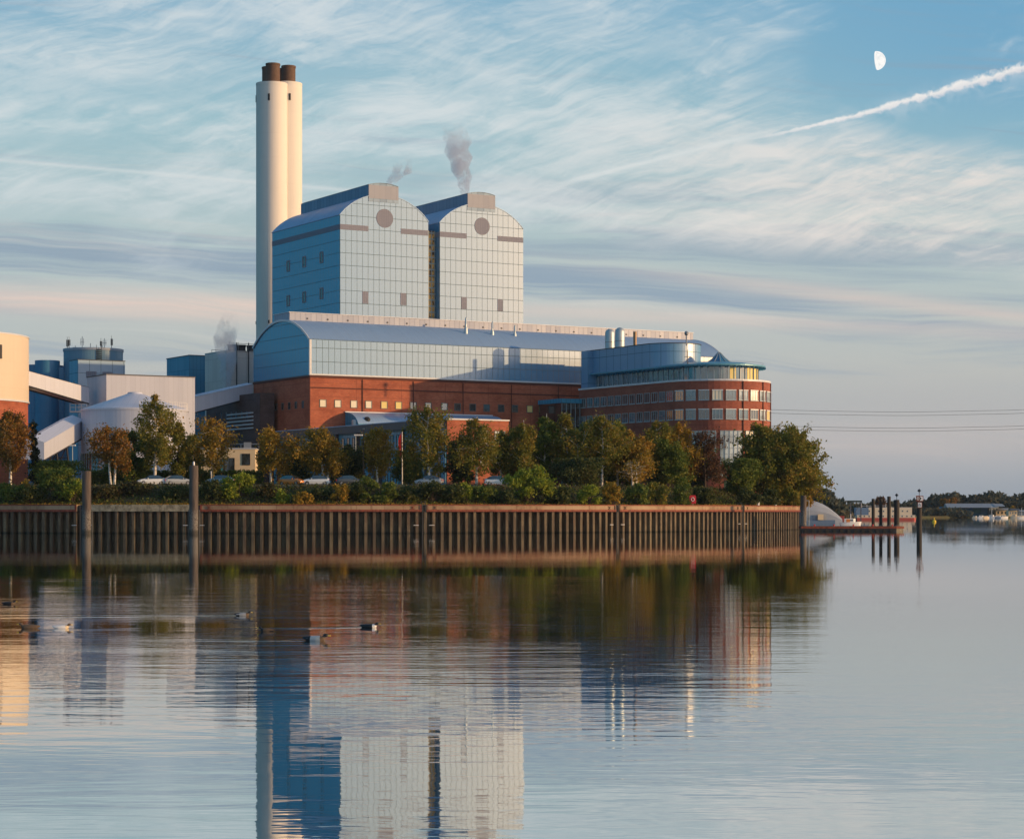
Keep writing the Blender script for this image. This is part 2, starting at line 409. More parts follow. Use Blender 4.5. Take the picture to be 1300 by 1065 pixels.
def hazeb(t, o):
    pv = t.nodes.new('ShaderNodeVolumePrincipled'); pv.inputs['Color'].default_value = (.72, .84, .96, 1); pv.inputs['Density'].default_value = .00003
    t.links.new(pv.outputs[0], o.inputs['Volume'])
mat('haze_air', hazeb)
def steamb(dens, col, zs, rad, sc):
    def b(t, o):
        co = tc(t); x, y, z = sep(t, co)
        n = noise(t, comb(t, x*1.0, y*1.0, z*.75), sc, 5, .65, .6)
        fade = 1-(z/zs).ss(.35, 1.0)
        pv = t.nodes.new('ShaderNodeVolumePrincipled'); pv.inputs['Color'].default_value = (*col, 1)
        pv.inputs['Anisotropy'].default_value = .2
        d = (n-.5+fade*.07).ss(-.02, .07)*fade*dens
        t.links.new(d.s, pv.inputs['Density']); t.links.new(pv.outputs[0], o.inputs['Volume'])
    return b

# ------------------------------------------------------------ mesh building
class MB:
    def __init__(s): s.v = []; s.f = []; s.uv = []; s.mi = []; s.k = 0
    def poly(s, pts, uv=None):
        b = len(s.v); s.v += [tuple(p) for p in pts]; s.f.append(list(range(b, b+len(pts)))); s.uv.append(uv); s.mi.append(s.k); return s
    def prism(s, foot, z0, z1, cap=True):          # foot counter-clockwise; z0/z1 number or per-vertex list
        n = len(foot)
        a = z0 if isinstance(z0, (list, tuple)) else [z0]*n; b = z1 if isinstance(z1, (list, tuple)) else [z1]*n
        L = 0
        for i in range(n):
            j = (i+1) % n; p, q = foot[i], foot[j]; d = math.hypot(q[0]-p[0], q[1]-p[1])
            s.poly([(p[0], p[1], a[i]), (q[0], q[1], a[j]), (q[0], q[1], b[j]), (p[0], p[1], b[i])],
                   [(L, a[i]), (L+d, a[j]), (L+d, b[j]), (L, b[i])]); L += d
        if cap:
            s.poly([(foot[i][0], foot[i][1], b[i]) for i in range(n)])
            s.poly([(foot[i][0], foot[i][1], a[i]) for i in reversed(range(n))])
        return s
    def box(s, x0, x1, y0, y1, z0, z1): return s.prism([(x0, y0), (x1, y0), (x1, y1), (x0, y1)], z0, z1)
    def cbox(s, c, sx, sy, sz, rz=0):
        co, si = math.cos(rz), math.sin(rz); ft = []
        for a, b in ((-1, -1), (1, -1), (1, 1), (-1, 1)):
            X, Y = a*sx/2, b*sy/2; ft.append((c[0]+X*co-Y*si, c[1]+X*si+Y*co))
        return s.prism(ft, c[2]-sz/2, c[2]+sz/2)
    def cyl(s, x, y, r, z0, z1, n=48, r1=None, cap=True):
        r1 = r if r1 is None else r1; p = [(math.cos(2*math.pi*i/n), math.sin(2*math.pi*i/n)) for i in range(n)]
        for i in range(n):
            j = (i+1) % n; a, b = p[i], p[j]; u0, u1 = 2*math.pi*r*i/n, 2*math.pi*r*(i+1)/n
            s.poly([(x+a[0]*r, y+a[1]*r, z0), (x+b[0]*r, y+b[1]*r, z0), (x+b[0]*r1, y+b[1]*r1, z1), (x+a[0]*r1, y+a[1]*r1, z1)],
                   [(u0, z0), (u1, z0), (u1, z1), (u0, z1)])
        if cap:
            s.poly([(x+a[0]*r1, y+a[1]*r1, z1) for a in p]); s.poly([(x+a[0]*r, y+a[1]*r, z0) for a in reversed(p)])
        return s
    def tube(s, pts, rs, n=8, caps=True):
        pts = [Vector(p) for p in pts]
        if not isinstance(rs, (list, tuple)): rs = [rs]*len(pts)
        b0 = len(s.v); prev = None
        for i, p in enumerate(pts):
            d = (pts[min(i+1, len(pts)-1)]-pts[max(i-1, 0)]).normalized()
            up = Vector((0, 0, 1)) if abs(d.z) < .9 else Vector((0, 1, 0))
            a = d.cross(up).normalized(); b = a.cross(d).normalized()
            for k in range(n):
                t = 2*math.pi*k/n; s.v.append(tuple(p+(a*math.cos(t)+b*math.sin(t))*rs[i]))
        for i in range(len(pts)-1):
            for k in range(n):
                s.f.append([b0+i*n+k, b0+(i+1)*n+k, b0+(i+1)*n+(k+1) % n, b0+i*n+(k+1) % n]); s.uv.append(None); s.mi.append(s.k)
        if caps:
            s.f.append([b0+k for k in range(n)]); s.uv.append(None); s.mi.append(s.k)
            e = b0+(len(pts)-1)*n; s.f.append([e+k for k in reversed(range(n))]); s.uv.append(None); s.mi.append(s.k)
        return s
    def lathe(s, x, y, prof, n=24):                # prof: (r, z) from bottom to top
        b0 = len(s.v)
        for r, z in prof:
            for k in range(n):
                t = 2*math.pi*k/n; s.v.append((x+r*math.cos(t), y+r*math.sin(t), z))
        for i in range(len(prof)-1):
            for k in range(n):
                s.f.append([b0+i*n+k, b0+i*n+(k+1) % n, b0+(i+1)*n+(k+1) % n, b0+(i+1)*n+k]); s.uv.append(None); s.mi.append(s.k)
        return s
    def sweep(s, prof, y0, y1, caps=True):         # closed profile in x,z swept along y
        n = len(prof); L = 0
        for i in range(n):
            j = (i+1) % n; p, q = prof[i], prof[j]; d = math.hypot(q[0]-p[0], q[1]-p[1])
            s.poly([(p[0], y0, p[1]), (p[0], y1, p[1]), (q[0], y1, q[1]), (q[0], y0, q[1])], [(y0, L), (y1, L), (y1, L+d), (y0, L+d)]); L += d
        if caps:
            s.poly([(p[0], y0, p[1]) for p in prof]); s.poly([(p[0], y1, p[1]) for p in reversed(prof)])
        return s
    def build(s, name, m, parent=None, loc=(0, 0, 0), rot=(0, 0, 0), smooth=None):
        me = bpy.data.meshes.new(name); me.from_pydata(s.v, [], s.f)
        for q in (m if isinstance(m, (list, tuple)) else [m]): me.materials.append(MATS[q])
        me.polygons.foreach_set('material_index', s.mi)
        ul = me.uv_layers.new(name='UVMap'); me.update(); k = 0; data = []
        for i, p in enumerate(me.polygons):
            if s.uv[i]:
                for q in s.uv[i]: data += [q[0], q[1]]
            else:
                nr = p.normal
                if abs(nr.z) < .75:
                    t = Vector((-nr.y, nr.x, 0)).normalized()
                    for vi in p.vertices:
                        co = me.vertices[vi].co; data += [co.dot(t), co.z]
                else:
                    for vi in p.vertices:
                        co = me.vertices[vi].co; data += [co.x, co.y]
        ul.data.foreach_set('uv', data)
        if smooth is not None:
            me.shade_smooth()
            try: me.set_sharp_from_angle(angle=R(smooth))
            except Exception: pass
        o = bpy.data.objects.new(name, me); COL.objects.link(o); o.location = loc; o.rotation_euler = rot
        if parent: o.parent = parent
        return o
def thing(name, label, cat, loc=(0, 0, 0), rz=0, group=None):
    o = bpy.data.objects.new(name, None); COL.objects.link(o); o.empty_display_size = .5
    o.location = loc; o.rotation_euler = (0, 0, rz); o['label'] = label; o['category'] = cat
    if group: o['group'] = group
    return o
def tag(o, label, cat, group=None, kind=None):
    o['label'] = label; o['category'] = cat
    if group: o['group'] = group
    if kind: o['kind'] = kind
    return o
def kids(o): return [c for c in bpy.data.objects if c.parent == o]
def dup(o, loc, rz=0, label=None):
    c = o.copy(); COL.objects.link(c); c.location = loc; c.rotation_euler = (0, 0, rz)
    if label: c['label'] = label
    for k in kids(o):
        d = k.copy(); COL.objects.link(d); d.parent = c
        for g_ in kids(k):
            e = g_.copy(); COL.objects.link(e); e.parent = d
    return c
def X(px, Y): return (px-HX)*Y/F
def Z(py, Y): return CH+(HY-py)*Y/F
PI = math.pi
# site axes: the plant's long fronts run along local x, its gable sides along local y
A = math.atan2(.509, .8607); CA, SA = math.cos(A), math.sin(A)
class Site:
    def __init__(s, x, y): s.x = x; s.y = y
    def w(s, a, b): return (s.x+a*CA-b*SA, s.y+a*SA+b*CA)
    def s_at(s, px, t): m = (px-HX)/F; return (m*(s.y+t*CA)-s.x+t*SA)/(CA-m*SA)
    def t_at(s, px, a): m = (px-HX)/F; return (s.x+a*CA-m*(s.y+a*SA))/(SA+m*CA)
    def z(s, py, a, b): return Z(py, s.w(a, b)[1])

# ------------------------------------------------------------ water, ground
b = MB(); b.poly([(-14000, 3, 0), (14000, 3, 0), (14000, 26000, 0), (-14000, 26000, 0)])
o = b.build('water', 'water'); o['kind'] = 'structure'; o['label'] = 'calm harbour basin reflecting the power station'
wp = [(-160, 312), (-60, 307), (100, 302), (250, 300), (400, 300), (545, 302.5), (700, 309), (783, 316), (860, 326), (942, 340), (985, 353), (1013, 367)]
wpts = [Vector((X(p, y), y)) for p, y in wp] + [Vector(q) for q in ((51.5, 392), (56.5, 432), (66, 520), (70, 640))]
def catmull(P, n=14):
    out = []
    for i in range(len(P)-1):
        p0 = P[i-1] if i else P[0]*2-P[1]; p1, p2 = P[i], P[i+1]; p3 = P[i+2] if i+2 < len(P) else P[-1]*2-P[-2]
        for k in range(n):
            t = k/n
            out.append(.5*((2*p1)+(p2-p0)*t+(2*p0-5*p1+4*p2-p3)*t*t+(3*p1-p0-3*p2+p3)*t**3))
    out.append(P[-1]); return out
WL = catmull(wpts)
cum = [0.0]
for i in range(1, len(WL)): cum.append(cum[-1]+(WL[i]-WL[i-1]).length)
def on_wall(s):
    i = max(1, min(len(cum)-1, next((k for k, c in enumerate(cum) if c >= s), len(cum)-1)))
    t = (s-cum[i-1])/(cum[i]-cum[i-1]); p = WL[i-1].lerp(WL[i], t); d = (WL[i]-WL[i-1]).normalized()
    return p, d, Vector((-d.y, d.x))                # point, direction, inward normal
def s_px(px):
    best = None
    for i in range(len(WL)):
        q = HX+F*WL[i].x/WL[i].y
        if i and WL[i].y < 372:
            q0 = HX+F*WL[i-1].x/WL[i-1].y
            if q0 <= px <= q: return cum[i-1]+(px-q0)/(q-q0)*(cum[i]-cum[i-1])
    return 0
WT = 4.0
PZ = 7.0
def gz(x, y):
    p = Vector((x, y)); d = min((p-q).length for q in WL[::2])
    t = max(0, min(1, (d-1.6)/11)); return WT-.05+(PZ-WT+.05)*t*t*(3-2*t)
rows = [0.25, .9, 1.6, 3, 4.5, 6, 8, 10, 13]
b = MB(); ns = 150; st = []
for i in range(ns+1):
    p, d, n = on_wall(cum[-1]*i/ns); r_ = []
    for k, q in enumerate(rows):
        t = max(0, min(1, (q-1.6)/11)); z = WT-.12+(PZ-WT+.05)*t*t*(3-2*t)+(random.uniform(-.12, .12) if 2 < k < 8 else 0)
        r_.append((p.x+n.x*q, p.y+n.y*q, z))
    st.append(r_)
for i in range(ns):
    for k in range(len(rows)-1): b.poly([st[i][k], st[i+1][k], st[i+1][k+1], st[i][k+1]])
b.poly([st[i][-1] for i in range(ns+1)]+[(40, 900, PZ-.07), (-400, 900, PZ-.07), (-400, 330, PZ-.07)])
o = b.build('ground', 'soil'); o['kind'] = 'structure'
b = MB(); b.poly([(-400, 700, .02), (200, 800, .02), (-50, 30000, .02), (-14000, 30000, .02)])
far = [(X(p, y), y) for p, y in ((600, 1500), (1020, 880), (1075, 880), (1100, 1000), (1163, 1100), (1300, 1150), (1500, 1150))]
b = MB(); b.prism([*far, (3000, 1200), (9000, 25000), (-9000, 25000), (-3000, 1500)], -1, .9)
o = b.build('far_bank', 'soil'); o['kind'] = 'structure'
# car-park strip behind the slope
p0 = [on_wall(s_px(px)) for px in (-100, 60, 200, 350, 480, 600, 700)]
b = MB(); a_ = [(p.x+n.x*15, p.y+n.y*15, PZ+.004) for p, d, n in p0]; c_ = [(p.x+n.x*23, p.y+n.y*23, PZ+.004) for p, d, n in p0]
for i in range(len(a_)-1): b.poly([a_[i], a_[i+1], c_[i+1], c_[i]])
o = b.build('parking_lane', 'asphalt'); o['kind'] = 'structure'

# ------------------------------------------------------------ quay wall
qw = thing('quay_wall', 'long curved quay wall of rusty steel sheet piling with a concrete and red steel cap', 'quay wall')
b = MB(); s = 0.0; prof = []
Lw = cum[-1]
while s < Lw-1.3:                                  # U-piles: outer flange lit, deep pan between
    jt_ = random.uniform(-.05, .09)
    for ds, dp in ((0, 0), (.40, 0), (.50, 1.0), (1.10, 1.0)):
        p, d, n = on_wall(s+ds); j_ = dp+(jt_ if dp < .1 else 0); prof.append((p.x+n.x*j_, p.y+n.y*j_, s+ds))
    s += 1.2
for i in range(len(prof)-1):
    p, q = prof[i], prof[i+1]
    b.poly([(p[0], p[1], -1.5), (q[0], q[1], -1.5), (q[0], q[1], 3.12), (p[0], p[1], 3.12)], [(p[2], -1.5), (q[2], -1.5), (q[2], 3.12), (p[2], 3.12)])
b.build('sheet_pile', 'sheet_pile', qw)
def strip(s0, s1, off0, off1, z0, z1, step=2.0):
    b = MB(); n = max(2, int((s1-s0)/step)); f1 = []; f2 = []
    for i in range(n+1):
        p, d, nn = on_wall(s0+(s1-s0)*i/n); f1.append((p.x+nn.x*off0, p.y+nn.y*off0)); f2.append((p.x+nn.x*off1, p.y+nn.y*off1))
    for i in range(n):
        b.poly([(*f1[i], z0), (*f1[i+1], z0), (*f1[i+1], z1), (*f1[i], z1)])
        b.poly([(*f1[i], z1), (*f1[i+1], z1), (*f2[i+1], z1), (*f2[i], z1)])
        b.poly([(*f1[i], z0), (*f2[i], z0), (*f2[i+1], z0), (*f1[i+1], z0)])
        b.poly([(*f2[i], z0), (*f2[i], z1), (*f2[i+1], z1), (*f2[i+1], z0)])
    b.poly([(*f1[0], z0), (*f1[0], z1), (*f2[0], z1), (*f2[0], z0)]); b.poly([(*f1[n], z0), (*f2[n], z0), (*f2[n], z1), (*f1[n], z1)])
    return b
joints = [s_px(p) for p in (104, 246, 538, 783, 942)]
segs = [(0, joints[0]-.75, 'cap_concrete', 1), (joints[0]+.9, joints[1]-.5, 'cap_pale', 0), (joints[1]+.9, joints[2]-.35, 'cap_concrete', 1),
        (joints[2]+.35, joints[3]-.35, 'cap_concrete', 1), (joints[3]+.35, joints[4]-.35, 'cap_concrete', 1), (joints[4]+.35, Lw-1, 'cap_concrete', 1)]
for i, (s0, s1, m, flange) in enumerate(segs):
    c = strip(s0, s1, -.12, 1.4, 3.05, 3.98).build('cap_beam', m, qw)
    if m == 'cap_pale': c['label'] = 'pale weathered concrete cap section without red steel edges'
    if flange:
        strip(s0, s1, -.26, -.125, 3.0, 3.30).build('lower_flange', 'rust_red', c)
        strip(s0, s1, -.20, -.125, 3.88, 4.02).build('upper_flange', 'rust_red', c)
        bb = MB(); bn = 0
        for e, sg in ((s0, 1), (s1, -1)):
            p, d, n = on_wall(e+sg*.12); bb.cbox((p.x-n.x*.17, p.y-n.y*.17, 3.5), .24, .09, 1.0, math.atan2(d.y, d.x))
            if i and e > 0:
                p, d, n = on_wall(e+sg*1.25); ang = math.atan2(d.y, d.x)
                for zz in (3.42, 3.72): bb.cbox((p.x-n.x*.18, p.y-n.y*.18, zz), .5, .09, .1, ang)
                bb.cbox((p.x-n.x*.18, p.y-n.y*.18, 3.57), .12, .09, .2, ang)
        bb.build('end_plate', 'rust_red' if i < 3 else 'steel_cap', c)
for j in joints:                                   # recess, ladder, safety bars, grab hoops
    p, d, n = on_wall(j); ang = math.atan2(d.y, d.x)
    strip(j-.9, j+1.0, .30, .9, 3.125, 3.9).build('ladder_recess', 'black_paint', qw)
    b = MB()
    def lp(a, off, z): return (p.x+d.x*a-n.x*off, p.y+d.y*a-n.y*off, z)
    for a in (-.22, .22): b.tube([lp(a, .16, -.3), lp(a, .16, 3.95), lp(a, -.25, 4.45), lp(a, -.7, 4.3), lp(a, -.8, 3.9)], .035, 6)
    z = 0.0
    while z < 3.9: b.tube([lp(-.22, .16, z), lp(.22, .16, z)], .028, 5); z += .3
    b.build('ladder', 'ladder_steel', qw)
    b = MB()
    for a0, a1 in ((-1.5, -.75), (.75, 1.5)): b.tube([lp(a0, .10, 1.12), lp(a1, .10, 1.12)], .04, 5)
    b.build('safety_bar', 'white_paint', qw)

# ------------------------------------------------------------ dolphins in front of the wall
for px, top, Y, lab in ((110, 598, 294, 'rusty steel dolphin pile left of the pale cap section, the shorter of two'),
                        (246, 591, 292, 'taller rusty steel dolphin pile topped by a small white light')):
    t = thing('mooring_dolphin', lab, 'mooring pile', (X(px, Y), Y, 0), group='dolphin piles along the quay wall')
    zt = Z(top, Y); MB().lathe(0, 0, [(0, -2), (.60, -2), (.60, zt-.12), (.56, zt), (0, zt)], 28).build('pile', 'steel_dolphin', t, smooth=40)
    bb = MB(); bb.tube([(-.75, .0, .0), (-.75, 0, 3.2)], .05, 6); bb.tube([(.75, .0, .0), (.75, 0, 3.2)], .05, 6)
    for k in range(11): bb.tube([(-.75, 0, .2+k*.3), (-.6, 0, .2+k*.3)], .03, 5)
    bb.tube([(-.75, 0, 3.2), (0, .55, 3.2), (.75, 0, 3.2)], .05, 6); bb.build('fender_rail', 'ladder_steel', t)
    if px > 200: MB().lathe(0, 0, [(.10, zt), (.14, zt+.05), (.14, zt+.42), (.08, zt+.55), (0, zt+.56)], 12).build('marker_light', 'white_paint', t)

# ------------------------------------------------------------ machine hall
H = Site(X(393.5, 430), 430)
hall = thing('turbine_hall', 'long turbine hall, brick below and pale panels above, under a barrel roof', 'hall', (H.x, H.y, PZ), A)
LH, WH = 101.0, 27.6
zb = H.z(476, 0, 0)-PZ; ze = H.z(431, 0, 0)-PZ; rise = 4.7
hb = MB().box(0, LH, 0, WH, -.5, zb-.5).build('brick_wall', 'brick', hall)
MB().box(-.12, LH+.12, -.12, WH+.12, zb-.5, zb-.06).build('cornice', 'brick_trim', hall)
def arc(w_, rise_, n=18, z0=0.0, off=0.0):
    Rr = ((w_/2)**2+rise_**2)/(2*rise_); th = math.asin(w_/2/Rr); out = []
    for i in range(n+1):
        a = -th+2*th*i/n; out.append((w_/2+(Rr+off)*math.sin(a), z0+(Rr+off)*math.cos(a)-(Rr-rise_)))
    return out
# walls of the clad zone: fronts and arched gables
ar = arc(WH, rise, 20, ze)
b = MB()
b.poly([(0, 0, zb-.06), (LH, 0, zb-.06), (LH, 0, ze), (0, 0, ze)], [(0, 0), (LH, 0), (LH, ze-zb), (0, ze-zb)])
b.poly([(LH, WH, zb-.06), (0, WH, zb-.06), (0, WH, ze), (LH, WH, ze)], [(0, 0), (LH, 0), (LH, ze-zb), (0, ze-zb)])
for xx, flip in ((0, 1), (LH, 0)):
    pts = [(xx, 0, zb-.06), (xx, WH, zb-.06)]+[(xx, y, z) for y, z in reversed(ar)]
    uvs = [(p[1], p[2]-zb) for p in pts]
    if flip: pts = pts[::-1]; uvs = uvs[::-1]
    b.poly(pts, uvs)
b.build('cladding', 'cladding', hall)
def barrel(w_, rise_, z0, L, th=.18, over=.12, mname='roof_metal', along='x', eave=.25):
    a0 = arc(w_, rise_, 28, z0, .02); a1 = arc(w_, rise_, 28, z0, .02+th); b = MB(); ln = 0
    def pt(h, y, z): return (h, y, z) if along == 'x' else (y, h, z)
    for i in range(28):
        q = math.hypot(a1[i+1][0]-a1[i][0], a1[i+1][1]-a1[i][1])
        b.poly([pt(-over, *a1[i]), pt(L+over, *a1[i]), pt(L+over, *a1[i+1]), pt(-over, *a1[i+1])], [(-over, ln), (L+over, ln), (L+over, ln+q), (-over, ln+q)]); ln += q
        b.poly([pt(-over, *a0[i]), pt(-over, *a0[i+1]), pt(L+over, *a0[i+1]), pt(L+over, *a0[i])])
        for hh in (-over, L+over): b.poly([pt(hh, *a0[i]), pt(hh, *a1[i]), pt(hh, *a1[i+1]), pt(hh, *a0[i+1])])
    for i in (0, 28): b.poly([pt(-over, *a0[i]), pt(L+over, *a0[i]), pt(L+over, *a1[i]), pt(-over, *a1[i])])
    return b
rf = barrel(WH, rise, ze, LH).build('roof', 'roof_metal', hall, smooth=30)
# pale verge trim along the visible gable
for xx, nm in ((-.28, 'verge_trim'), (LH+.13, 'verge_trim')):
    a0 = arc(WH, rise, 28, ze, -.15); a1 = arc(WH, rise, 28, ze, .26); b = MB()
    for i in range(28):
        b.poly([(xx, *a0[i]), (xx, *a1[i]), (xx, *a1[i+1]), (xx, *a0[i+1])]); b.poly([(xx+.15, *a0[i]), (xx+.15, *a0[i+1]), (xx+.15, *a1[i+1]), (xx+.15, *a1[i])])
        b.poly([(xx, *a1[i]), (xx+.15, *a1[i]), (xx+.15, *a1[i+1]), (xx, *a1[i+1])])
    b.build(nm, 'trim_white', rf)
MB().box(-.16, .30, -.16, .30, zb, ze).build('corner_trim', 'trim_white', hall)
MB().box(.31, LH+.2, -.14, -.02, zb, zb+.28).build('sill_trim', 'trim_white', hall)
s0 = H.s_at(367.5, 12.0); s1 = H.s_at(880, 12.0)
zt = H.z(396.5, s0, 12)-PZ
MB().box(s0, s1, 12, 19.5, ze+rise-.4, zt).build('ridge_box', 'ridge_metal', hall)
MB().box(s0-.15, s1+.15, 11.85, 19.65, zt, zt+.12).build('ridge_cap', 'trim_white', hall)
x = s0+4
while x < s1: MB().box(-.15, .15, 11.9, 11.99, zt-1.25, zt-.95).build('ridge_vent', 'dark_metal', hall, (x, 0, 0)); x += 4.6
for px, h_ in ((591.5, 2.2), (625, 1.5), (653.5, 1.0)):
    t_ = 5.2; s_ = H.s_at(px, t_); Rr = ((WH/2)**2+rise**2)/(2*rise); zz = ze+math.sqrt(Rr*Rr-(WH/2-t_)**2)-(Rr-rise)
    b = MB(); b.lathe(s_, t_, [(.42, zz-.4), (.34, zz+h_*.6), (.22, zz+h_*.65), (.2, zz+h_), (0, zz+h_)], 12)
    b.tube([(s_, t_, zz+h_), (s_+.15, t_+.3, zz+h_+1.0), (s_+.3, t_+.3, zz+h_+1.35)], .2, 8); b.build('roof_flue', 'bright_metal', hall)
# windows
def window(parent, x, y, z, w_, h_, yaw, frame='window_frame', pane='glass_dark', bars=0, fr=.14, mname='window'):
    """frame in local x-z plane facing local -y, turned by yaw"""
    b = MB(); d0, d1 = -.10, .02
    b.box(-w_/2, w_/2, d0, d1, -h_/2, -h_/2+fr); b.box(-w_/2, w_/2, d0, d1, h_/2-fr, h_/2)
    b.box(-w_/2, -w_/2+fr, d0, d1, -h_/2+fr, h_/2-fr); b.box(w_/2-fr, w_/2, d0, d1, -h_/2+fr, h_/2-fr)
    for i in range(bars):
        xx = -w_/2+w_*(i+1)/(bars+1); b.box(xx-.04, xx+.04, d0+.02, d1, -h_/2+fr, h_/2-fr)
    o = b.build(mname, frame, parent, (x, y, z), (0, 0, yaw))
    MB().box(-w_/2+fr, w_/2-fr, -.04, .015, -h_/2+fr, h_/2-fr).build('pane', pane, o)
    return o
wx_ = [409.9, 428.8, 449.2, 467.9, 487.7, 506, 524.5, 543.5, 564, 580.8, 600, 617.7, 636, 653.5, 672.4, 690, 708]
for i, px in enumerate(wx_):
    pane = ['pale_blind', 'pale_blind', 'pale_blind', 'pale_blind', 'yellow_blind', 'yellow_blind'][i] if i < 6 else ('yellow_blind' if i == 14 else ('glass_teal' if i in (8, 11) else 'glass_dark'))  # warm panes: sunlight reflected in the glass, put into the colour
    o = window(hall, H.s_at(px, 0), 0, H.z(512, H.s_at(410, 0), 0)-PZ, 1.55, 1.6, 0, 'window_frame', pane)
    o['label'] = 'square window painted with a warm sun reflection' if 'blind' in pane else 'square dark window'
for i, px in enumerate((325.5, 333.5, 342, 350.5, 359, 367.5, 376, 384.7)):
    window(hall, 0, H.t_at(px, 0), H.z(514, 0, 5)-PZ, 1.1, 1.5, -PI/2, 'window_frame', 'glass_dark')
# brick string course and downpipes
MB().box(-.10, LH, -.10, -.01, zb-2.6, zb-2.35).build('string_course', 'brick_trim', hall)
for k in range(1, 9): MB().tube([(0, -.12, .5), (0, -.12, zb-.6)], .09, 6).build('downpipe', 'brick_trim', hall, (k*11.6, 0, 0))

# ------------------------------------------------------------ lean-to on the hall front
s0 = H.s_at(437, 0)+.2; s1 = H.s_at(640, -5)
ann = thing('lean_to_annex', 'low annex with a curved pale metal roof leaning on the brick hall front', 'annex', (*H.w(s0, 0), PZ), A)
zt = H.z(523.5, s0, 0)-PZ; D = 6.0; hgt = 3.2
pr = [(-.03, 0)]+[(-.03, zt)]+[(-D*math.sin(a), zt-hgt*(1-math.cos(a))) for a in np.linspace(.15, PI/2*.85, 9)]; pr = pr+[(pr[-1][0], 0)]
b = MB(); L_ = s1-s0
for i in range(1, len(pr)-2):
    p, q = pr[i], pr[i+1]; b.poly([(0, p[0], p[1]), (0, q[0], q[1]), (L_, q[0], q[1]), (L_, p[0], p[1])], [(0, p[1]), (0, q[1]), (L_, q[1]), (L_, p[1])])
b.build('roof', 'roof_metal', ann, smooth=40)
b = MB(); b.poly([(.02, p[0], p[1]) for p in pr]); b.poly([(L_-.02, p[0], p[1]) for p in reversed(pr)])
p = pr[-1]; b.poly([(0, p[0], 0), (L_, p[0], 0), (L_, p[0], pr[-2][1]), (0, p[0], pr[-2][1])]); b.build('wall', 'facade_blue', ann)
MB().box(-.1, L_, -.35, -.02, zt, zt+.2).build('roof_trim', 'trim_white', ann)

